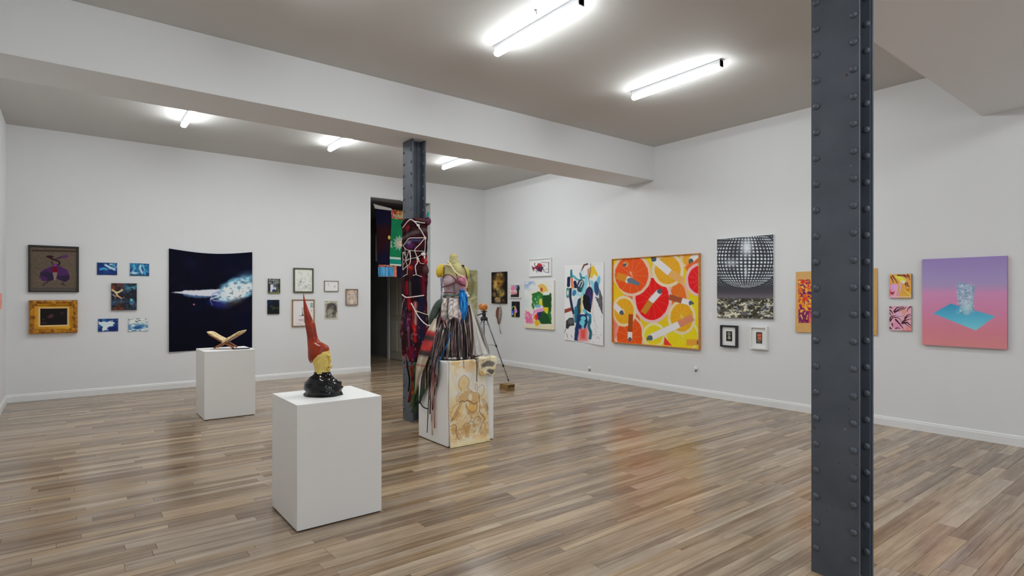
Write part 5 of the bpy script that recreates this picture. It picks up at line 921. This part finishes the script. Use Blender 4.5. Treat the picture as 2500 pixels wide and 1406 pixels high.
for i in range(22):      # ends piled on the pedestal top
    a = math.pi*(-.97+.94*i/21); MB().blob((.005+(.20+.05*rg2.random())*math.cos(a), .225*math.sin(a)+.01, .022), (.022, .018, .012), 8, 5, .4, i).build('rag_end', rf if i % 2 else mat('rag_end_cloth', alb(*rg2.choice(PAL)), .9), mn_, smooth=True)
# pale drape falling to the right
def drape(name, L, R, c1, c2, folds, amp, seed, parent=mn_, ns=26, nt=30):
    cl_, cr_ = curve(L, nt), curve(R, nt); P = np.zeros((nt, ns, 3)); SX, SY = np.meshgrid(np.linspace(0, 100, ns), np.linspace(0, 200, nt))
    for i in range(nt):
        for j in range(ns):
            s = j/(ns-1); t_ = i/(nt-1); p = cl_[i].lerp(cr_[i], s); off = amp*math.sin(s*math.pi*folds+seed)*(.25+.75*t_)*min(1, t_*3); P[i, j] = (p.x, p.y-off, p.z)
    A = PaintXY(SX, SY, c1, seed); A.mix(smooth(.45, .65, A.nz(18, 60))*.8, c2); A.mix(smooth(85, 98, A.X)*.5, (120, 110, 96)); return cloth(name, P, A.c, parent, .003)
drape('pale_drape', [MP(1140, 738, -.10), MP(1146, 780, -.13), MP(1150, 830, -.17), MP(1152, 868, -.20)], [MP(1146, 735, -.02), MP(1164, 790, .0), MP(1182, 840, -.02), MP(1195, 865, -.05)], (176, 172, 168), (150, 146, 144), 5, .022, 3)
drape('grey_drape', [MP(1148, 740, .02), MP(1160, 790, .06), MP(1172, 840, .10), MP(1180, 864, .12)], [MP(1150, 738, .06), MP(1172, 790, .10), MP(1190, 840, .12), MP(1196, 862, .14)], (150, 144, 140), (112, 106, 104), 4, .015, 5)
ribbon('brown_sash', [MP(1143, 738, -.11), MP(1151, 780, -.14), MP(1154, 830, -.19), MP(1152, 868, -.235), MP(1163, 878, -.30)], [.018, .024, .022, .014], [(74, 56, 44), (58, 46, 40)], mn_, (1, 0, 0), 16, .004, .003, 90)
ribbon('black_tape', [MP(1163, 880, -.318), MP(1164, 892, -.325), MP(1164, 932, -.325)], .008, [(50, 42, 40)], mn_, (1, 0, 0), 8, .002, 0, 91)
# things trailing off the left of the pedestal
def face(px, py, out=.02): return ML(at(px, py, 0, 2.937-out))
def scarf(name, pts, ws, stripes, amp, seed):
    C = curve(pts, 40); ns = 14; P = np.zeros((40, ns, 3)); SX, SY = np.meshgrid(np.linspace(0, 1, ns), np.linspace(0, 1, 40))
    for i in range(40):
        w_ = float(np.interp(i/39, np.linspace(0, 1, len(ws)), ws)); d = (C[min(i+1, 39)]-C[max(i-1, 0)]).normalized(); sd = Vector((d.z, 0, -d.x)); sd = sd if sd.x > 0 else -sd; f_ = min(1, i/14); sd = (sd.normalized()*(1-f_)+Vector((SN, -CS, 0))*f_*1.5)
        for j in range(ns): q = C[i]+sd*w_*(j/(ns-1)-.5)+Vector((0, -amp*math.sin(j/(ns-1)*math.pi*2.5+seed+i*.05), 0)); P[i, j] = q
    A = PaintXY(SX, SY, stripes[0][1], seed); A.c = np.stack([np.interp(SY, [q[0] for q in stripes], [q[1][k] for q in stripes]) for k in range(3)], -1); A.c *= (.85+.3*fbm(SX*4, SY*16, seed))[..., None]
    return cloth(name, P, A.c, mn_, .004)
CRM, DRK, RDC = (176, 164, 148), (52, 42, 42), (150, 44, 44)
scarf('striped_scarf', [MP(1064, 778, -.12), MP(1052, 812, -.20), MP(1043, 840, -.24), face(1034, 868, .12), face(1027, 892, .10), face(1020, 918, .08), face(1013, 962, .06)], [.02, .10, .13, .135, .12, .07, .02], [(0, CRM), (.14, CRM), (.16, RDC), (.2, RDC), (.21, DRK), (.27, DRK), (.29, RDC), (.42, RDC), (.44, DRK), (.5, DRK), (.52, CRM), (.66, CRM), (.67, (150, 70, 50)), (.69, CRM), (.9, (150, 138, 118)), (1, (110, 100, 50))], .012, 2)
scarf('olive_cloth', [face(1052, 872, .05), face(1046, 890, .035), face(1038, 925, .03), face(1024, 985, .03)], [.03, .11, .11, .02], [(0, (60, 56, 48)), (.5, (64, 58, 30)), (.8, (50, 66, 52)), (1, (40, 60, 58))], .006, 4)
scarf('grey_cloth', [MP(1060, 812, -.18), MP(1055, 850, -.20), face(1050, 892, .06)], [.02, .04, .03], [(0, (190, 182, 166)), (.5, (150, 146, 140)), (1, (110, 108, 106))], .006, 6)
STR = [((1070, 800, -.17), (1062, 850, -.16), (1057, 905), (1053, 960), (1056, 1062), .014, [(70, 60, 62), (60, 48, 50), (92, 60, 72), (190, 150, 140), (150, 130, 110)]), ((1066, 805, -.17), (1058, 850, -.16), (1050, 905), (1048, 950), (1043, 1056), .006, [(40, 36, 38), (30, 28, 30), (30, 30, 32), (40, 40, 46)]),
       ((1072, 800, -.17), (1064, 855, -.17), (1060, 900), (1058, 955), (1060, 1045), .012, [(120, 112, 104), (50, 40, 44), (70, 40, 50), (170, 140, 120), (120, 70, 66)]), ((1076, 800, -.18), (1066, 860, -.17), (1062, 910), (1060, 940), (1056, 1000), .016, [(90, 80, 80), (34, 30, 34), (60, 40, 48), (206, 110, 130), (50, 40, 44)]),
       ((1068, 802, -.16), (1056, 860, -.15), (1052, 910), (1052, 950), (1050, 1010), .014, [(176, 164, 150), (90, 80, 74), (40, 34, 36), (60, 44, 40)]), ((1082, 805, -.18), (1070, 860, -.18), (1066, 900), (1064, 930), (1060, 965), .016, [(150, 140, 130), (60, 52, 50), (160, 148, 132), (36, 32, 34)]), ((1078, 800, -.17), (1068, 850, -.17), (1058, 895), (1054, 925), (1050, 975), .018, [(58, 50, 48), (110, 94, 94), (46, 40, 44), (36, 26, 30)])]
for i, (a, b, c, d, e, w_, cols) in enumerate(STR):
    ribbon('trailing_strip', [MP(*a), MP(*b), face(c[0], c[1], .065), face(d[0], d[1], .034), face(e[0], e[1], .022)], [w_*1.8, w_*2.6, w_*2.4, w_*1.7, w_], cols, mn_, (-SN, CS, 0), 22, .005, .004, i+60)
ribbon('blue_strip', [MP(1100, 812, -.20), MP(1090, 845, -.24), MP(1076, 872, -.27), face(1070, 890, .025), face(1066, 945, .02)], [.012, .014, .014, .012, .008], [(30, 90, 150), (20, 66, 110), (16, 50, 62)], mn_, (1, 0, 0), 18, .004, .003, 80)
MB().tube(curve([face(1024, 968, .03), face(1027, 984, .03), face(1034, 994, .03), face(1044, 998, .025)], 14), .006, 7).build('cord_loop', blk, mn_, smooth=True)
ribbon('red_tag', [MP(1079, 770, -.175), MP(1082, 782, -.18), MP(1087, 800, -.185)], [.012, .016, .01], [(206, 196, 190), (120, 22, 34), (196, 180, 176)], mn_, (1, 0, 0), 10, .005, 0, 81)
# ================================================================ PAINTED CLOTH DOWN THE PEDESTAL FRONT
pc = thing('painted_cloth', 'cream cloth with a brown ink figure hanging down the mannequin pedestal', 'cloth', (2.937, 4.82, 0))
ny2, nx2 = 190, 100; over = .05; Pz = np.zeros((ny2+1, nx2+1, 3)); XX = np.zeros((ny2+1, nx2+1)); YY = XX.copy()
for i in range(ny2+1):
    L = (1-i/ny2)*(PZ3+over+.03)       # length above the hem
    for j in range(nx2+1):
        s = j/nx2; wv = .004*math.sin(s*9+2)+.004*math.sin(L*14+s*4)
        hem = .004*math.sin(s*23)+.006*s
        x0_, x1_ = .012+.004*math.sin(L*9), .470+.02*math.sin(L*6)-.05*max(0, 1-L/.12)*0
        x = x0_+(x1_-x0_)*s+.03*s*max(0, 1-L/.1)
        if L < .03: y, z = -.018-.028*(1-L/.03), .004+hem*.2
        elif L < PZ3+.03: z = L-.026+hem*max(0, 1-L/.1); y = -.010-.016*max(0, 1-(L-.03)/.10)-abs(wv)
        else: z = PZ3+.006+abs(wv)*.4; y = -.010+(L-PZ3-.03)
        if L >= PZ3+.01 and L < PZ3+.05: z = min(z, PZ3+.008)
        Pz[i, j] = (x, y, z); XX[i, j] = 725+(1310-725)*s*(.82+.18*(1-min(L, .86)/.86))+10; YY[i, j] = 150+(1300-150)*(1-L/(PZ3+.03)) if L < PZ3+.03 else 150-(L-PZ3-.03)*800
A = PaintXY(XX, YY, (208, 198, 174), 75); A.px = 6; BR, LT, DKB = (176, 140, 92), (206, 186, 142), (112, 80, 50)
A.mix(smooth(.4, .6, A.nz(90, 90))*smooth(560, 760, A.Y)*.8, (198, 172, 124)); A.mix(smooth(.42, .62, A.nz(50, 60, 3))*smooth(700, 820, A.Y)*smooth(1230, 1150, A.Y)*.8, BR); A.mix(smooth(620, 560, A.Y)*smooth(.55, .4, A.nz(90, 90, 5))*.6, (222, 218, 212)); A.mix(smooth(.5, .62, A.nz(60, 40, 9))*smooth(330, 170, A.Y)*.8, (186, 156, 110))
A.poly([(870, 600), (920, 560), (1000, 540), (1080, 580), (1150, 620), (1150, 720), (1080, 760), (960, 690), (850, 700), (840, 640)], BR, .75, 24, 40); A.ell(930, 450, 78, 100, (204, 178, 126), 0, .8, 20); A.ell(1000, 230, 80, 70, (190, 150, 96), 0, .6, 60); A.ell(1000, 340, 36, 40, (222, 220, 216), 0, .9, 16); A.ell(1020, 640, 24, 44, (222, 214, 190), 0, .9, 10); A.ell(1050, 790, 70, 56, (200, 160, 92), 0, .7, 20)
def ink(pts, w=5.5, c=DKB, a=.85): A.line([tuple(q) for q in [(v.x, v.y) for v in curve([(p[0], p[1], 0) for p in pts], 24)]], w, c, a, 7)
ink([(860, 420), (880, 370), (935, 340), (990, 385), (1005, 440), (985, 500), (1000, 540)]); ink([(860, 420), (865, 480), (900, 530), (870, 570), (835, 610), (835, 680)]); ink([(915, 440), (930, 432), (945, 440)], 6, BR); ink([(930, 545), (960, 560), (990, 530)], 6, BR)
ink([(1000, 530), (1060, 580), (1130, 600), (1145, 650)]); ink([(1095, 560), (1090, 490), (1105, 470), (1120, 510), (1115, 570)]); ink([(1130, 530), (1180, 490), (1215, 530), (1200, 600), (1170, 650)]); ink([(1145, 650), (1150, 760), (1145, 860), (1220, 930), (1235, 960), (1200, 1010), (1175, 1080)], 8); ink([(1185, 690), (1215, 760), (1260, 820), (1270, 900)]); ink([(1205, 690), (1240, 750), (1275, 830)], 6)
ink([(890, 690), (850, 770), (800, 850), (750, 940)], 8); ink([(920, 690), (870, 780), (820, 860), (770, 920)], 7, (124, 88, 50)); ink([(860, 700), (800, 740), (770, 800), (750, 860)], 6, (140, 104, 60)); ink([(880, 690), (910, 675), (940, 690), (980, 680), (1020, 700), (1050, 730), (1080, 740), (1110, 720)], 12); ink([(960, 720), (985, 800), (1040, 845), (1100, 820), (1110, 740)], 8, (120, 80, 36)); ink([(960, 730), (965, 840), (960, 920)], 6, BR)
ink([(750, 990), (800, 975), (830, 1010), (825, 1080), (850, 1150), (870, 1180)], 8); ink([(820, 1055), (870, 1050), (920, 1045)], 6); ink([(920, 1010), (960, 975), (1000, 985), (1030, 960), (1070, 985), (1080, 930), (1130, 915), (1170, 960), (1165, 1010)], 7); ink([(1175, 1080), (1180, 1140), (1210, 1160), (1200, 1110)], 7); ink([(930, 1020), (950, 1060), (990, 1050), (985, 1000)], 7, BR); A.ell(960, 1060, 60, 60, BR, 0, .5, 50); A.mix(smooth(.62, .7, A.nz(16, 16, 12))*smooth(660, 760, A.Y)*smooth(1240, 1180, A.Y)*.22, (120, 84, 46)); A.mix(smooth(1215, 1255, A.Y), (210, 196, 158))
A.line([(918, 150), (920, 200), (926, 245)], 9, (84, 66, 52), .9, 6); A.line([(820, 220), (800, 280), (830, 330)], 30, (196, 168, 120), .6, 30)
cloth('hanging', Pz, A.c, pc, .003)
# blotched scrap of cloth over the corner
sc_ = thing('blotched_cloth', 'cream rag with two dark grey blots draped over the pedestal corner', 'cloth', (3.38, 4.82, PZ3))
Pz = np.zeros((31, 31, 3)); XX, YY = np.meshgrid(np.linspace(0, 1, 31), np.linspace(0, 1, 31))
for i in range(31):
    for j in range(31):
        u, v = XX[i, j], YY[i, j]; ln = .21*v*(.80+.30*math.sin(u*2.6)+.10*math.sin(u*9)); x = -.10+.225*u+.012*math.sin(v*5)*u; b_ = .012+.005*math.sin(u*6+v*4)
        if ln < .045: Pz[i, j] = (x, .018-ln, .010+.010*math.sin(u*5+ln*30)**2+.014)
        else: q = ln-.045; Pz[i, j] = (x+.01*q, -.022-b_, .020-q)
A = PaintXY(XX*100, YY*100, (206, 196, 168), 76); A.px = 3; A.mix(smooth(.5, .65, A.nz(14, 14))*.6, (186, 166, 122)); A.ell(52, 50, 36, 14, (88, 84, 82), -8, .95, 5); A.ell(72, 82, 22, 11, (80, 76, 74), -10, .95, 5); A.mix(smooth(.56, .66, A.nz(8, 8, 4))*.4, (120, 112, 96)); A.ell(24, 90, 10, 12, (176, 136, 66), 0, .7, 6)
cloth('rag', Pz, A.c, sc_, .004)
# ================================================================ BANNER IN THE DOORWAY
bn = thing('patchwork_banner', 'green and navy patchwork banner hanging inside the doorway', 'banner', (5.37, 11.0, 0))
def bpanel(name, c4, fn, bg, seed, n=(24, 34), y=0.0, th=.004):
    nx, ny = n; A = Art(nx, ny, c4, bg, seed); fn(A); P = np.zeros((ny+1, nx+1, 3))
    for i in range(ny+1):
        for j in range(nx+1):
            p = at(910+A.X[i, j]/7.03, 490+A.Y[i, j]/7.03, 1, 11.0+y); P[i, j] = (p.x-5.37, y+.012*math.sin(p.x*14)+.006*math.sin(p.z*6), p.z)
    return cloth(name, P, A.c, bn, th)
def nvy(A): A.mix(smooth(360, 480, A.Y)*smooth(980, 820, A.Y), (38, 12, 18)); A.mix(smooth(.5, .65, A.nz(60, 120))*.5, (18, 14, 40))
bpanel('navy_panel', [(48, 120), (312, 160), (290, 1100), (96, 1100)], nvy, (14, 14, 36), 81)
bpanel('white_strip', [(8, 46), (330, 138), (312, 170), (40, 132)], lambda A: A.mix(smooth(.5, .7, A.nz(40, 20))*.4, (160, 156, 150)), (178, 172, 166), 82, (20, 6), -.012)
def topb(A): A.mix(smooth(.45, .55, A.nz(26, 22)), (190, 150, 70)); A.mix(smooth(.55, .62, A.nz(22, 24, 3)), (150, 30, 34)); A.mix(smooth(228, 240, A.Y-.08*A.X+28)*smooth(285, 275, A.Y-.08*A.X+28)*smooth(370, 380, A.X), (150, 144, 130)); A.mix(smooth(385, 365, A.X), (176, 80, 80)); A.mix(smooth(.6, .68, A.nz(16, 16, 6)), (30, 22, 20)); A.mix(smooth(.58, .66, A.nz(20, 20, 9))*.8, (206, 180, 110))
bpanel('patterned_band', [(310, 148), (835, 205), (835, 375), (318, 300)], topb, (124, 60, 30), 83, (60, 20), -.008)
def grn(A):
    A.mix(smooth(.4, .7, A.nz(90, 160))*.3, (16, 92, 62)); A.px = 4
    for i in range(12): a = i*math.pi/6; A.poly([(462+78*math.cos(a-.22), 725+88*math.sin(a-.22)), (462+125*math.cos(a), 725+140*math.sin(a)), (462+78*math.cos(a+.22), 725+88*math.sin(a+.22))], (150, 166, 148), .9)
    A.ell(462, 725, 82, 94, (142, 152, 138)); A.ell(500, 735, 78, 42, (196, 180, 150)); A.text(['1771'], 435, 712, 18, 40, (70, 52, 40)); A.poly([(298, 690), (330, 700), (318, 740), (340, 800), (300, 800)], (150, 166, 148), .9)
bpanel('green_panel', [(318, 300), (835, 375), (835, 1000), (290, 962)], grn, (20, 112, 72), 84, (70, 70), -.004)
bpanel('white_band', [(290, 960), (835, 1000), (835, 1032), (290, 1000)], lambda A: None, (176, 190, 180), 85, (30, 3), -.010); bpanel('teal_band', [(290, 1000), (835, 1032), (835, 1110), (290, 1082)], lambda A: None, (20, 122, 106), 86, (30, 4), -.007); bpanel('white_band', [(290, 1080), (835, 1108), (835, 1140), (288, 1112)], lambda A: None, (176, 190, 180), 87, (30, 3), -.010)
bpanel('navy_panel', [(412, 1118), (835, 1138), (835, 1330), (412, 1312)], nvy, (16, 18, 48), 88, (20, 10), -.002)
def stp(A): A.mix(smooth(.45, .6, A.nz(14, 200))*.8, (110, 160, 196)); A.mix(smooth(1270, 1310, A.Y)*.6, (130, 100, 110))
bpanel('blue_panel', [(95, 1132), (372, 1132), (366, 1306), (98, 1306)], stp, (34, 112, 160), 89, (34, 16), -.006)
bpanel('patterned_edge', [(105, 1096), (375, 1108), (375, 1140), (95, 1134)], lambda A: (A.mix(smooth(.48, .56, A.nz(12, 12)), (190, 150, 120)), A.mix(smooth(.56, .62, A.nz(12, 12, 4)), (60, 60, 90))), (160, 70, 56), 90, (34, 5), -.012)
bpanel('orange_strip', [(368, 1120), (414, 1120), (412, 1312), (364, 1308)], lambda A: A.mix(smooth(.5, .58, A.nz(14, 14)), (206, 130, 90)), (196, 84, 60), 91, (8, 20), -.012)
bpanel('lining', [(52, 560), (110, 600), (104, 1045), (54, 1040)], lambda A: None, (66, 62, 62), 92, (6, 16), .03)
g_ = at(910+280/7.03, 490+632/7.03, 1, 10.97); MB().blob((g_.x-5.37, -.03, g_.z), (.03, .03, .045), 12, 8, .1, 2).build('gold_tassel', mat('gold_tassel', alb(196, 160, 70), .5), bn, smooth=True)
for sx in (-.66, .67): MB().tube([(sx, -.01, 3.37), (sx*.93, -.012, 3.36)], .006, 6).build('tie', blk, bn)
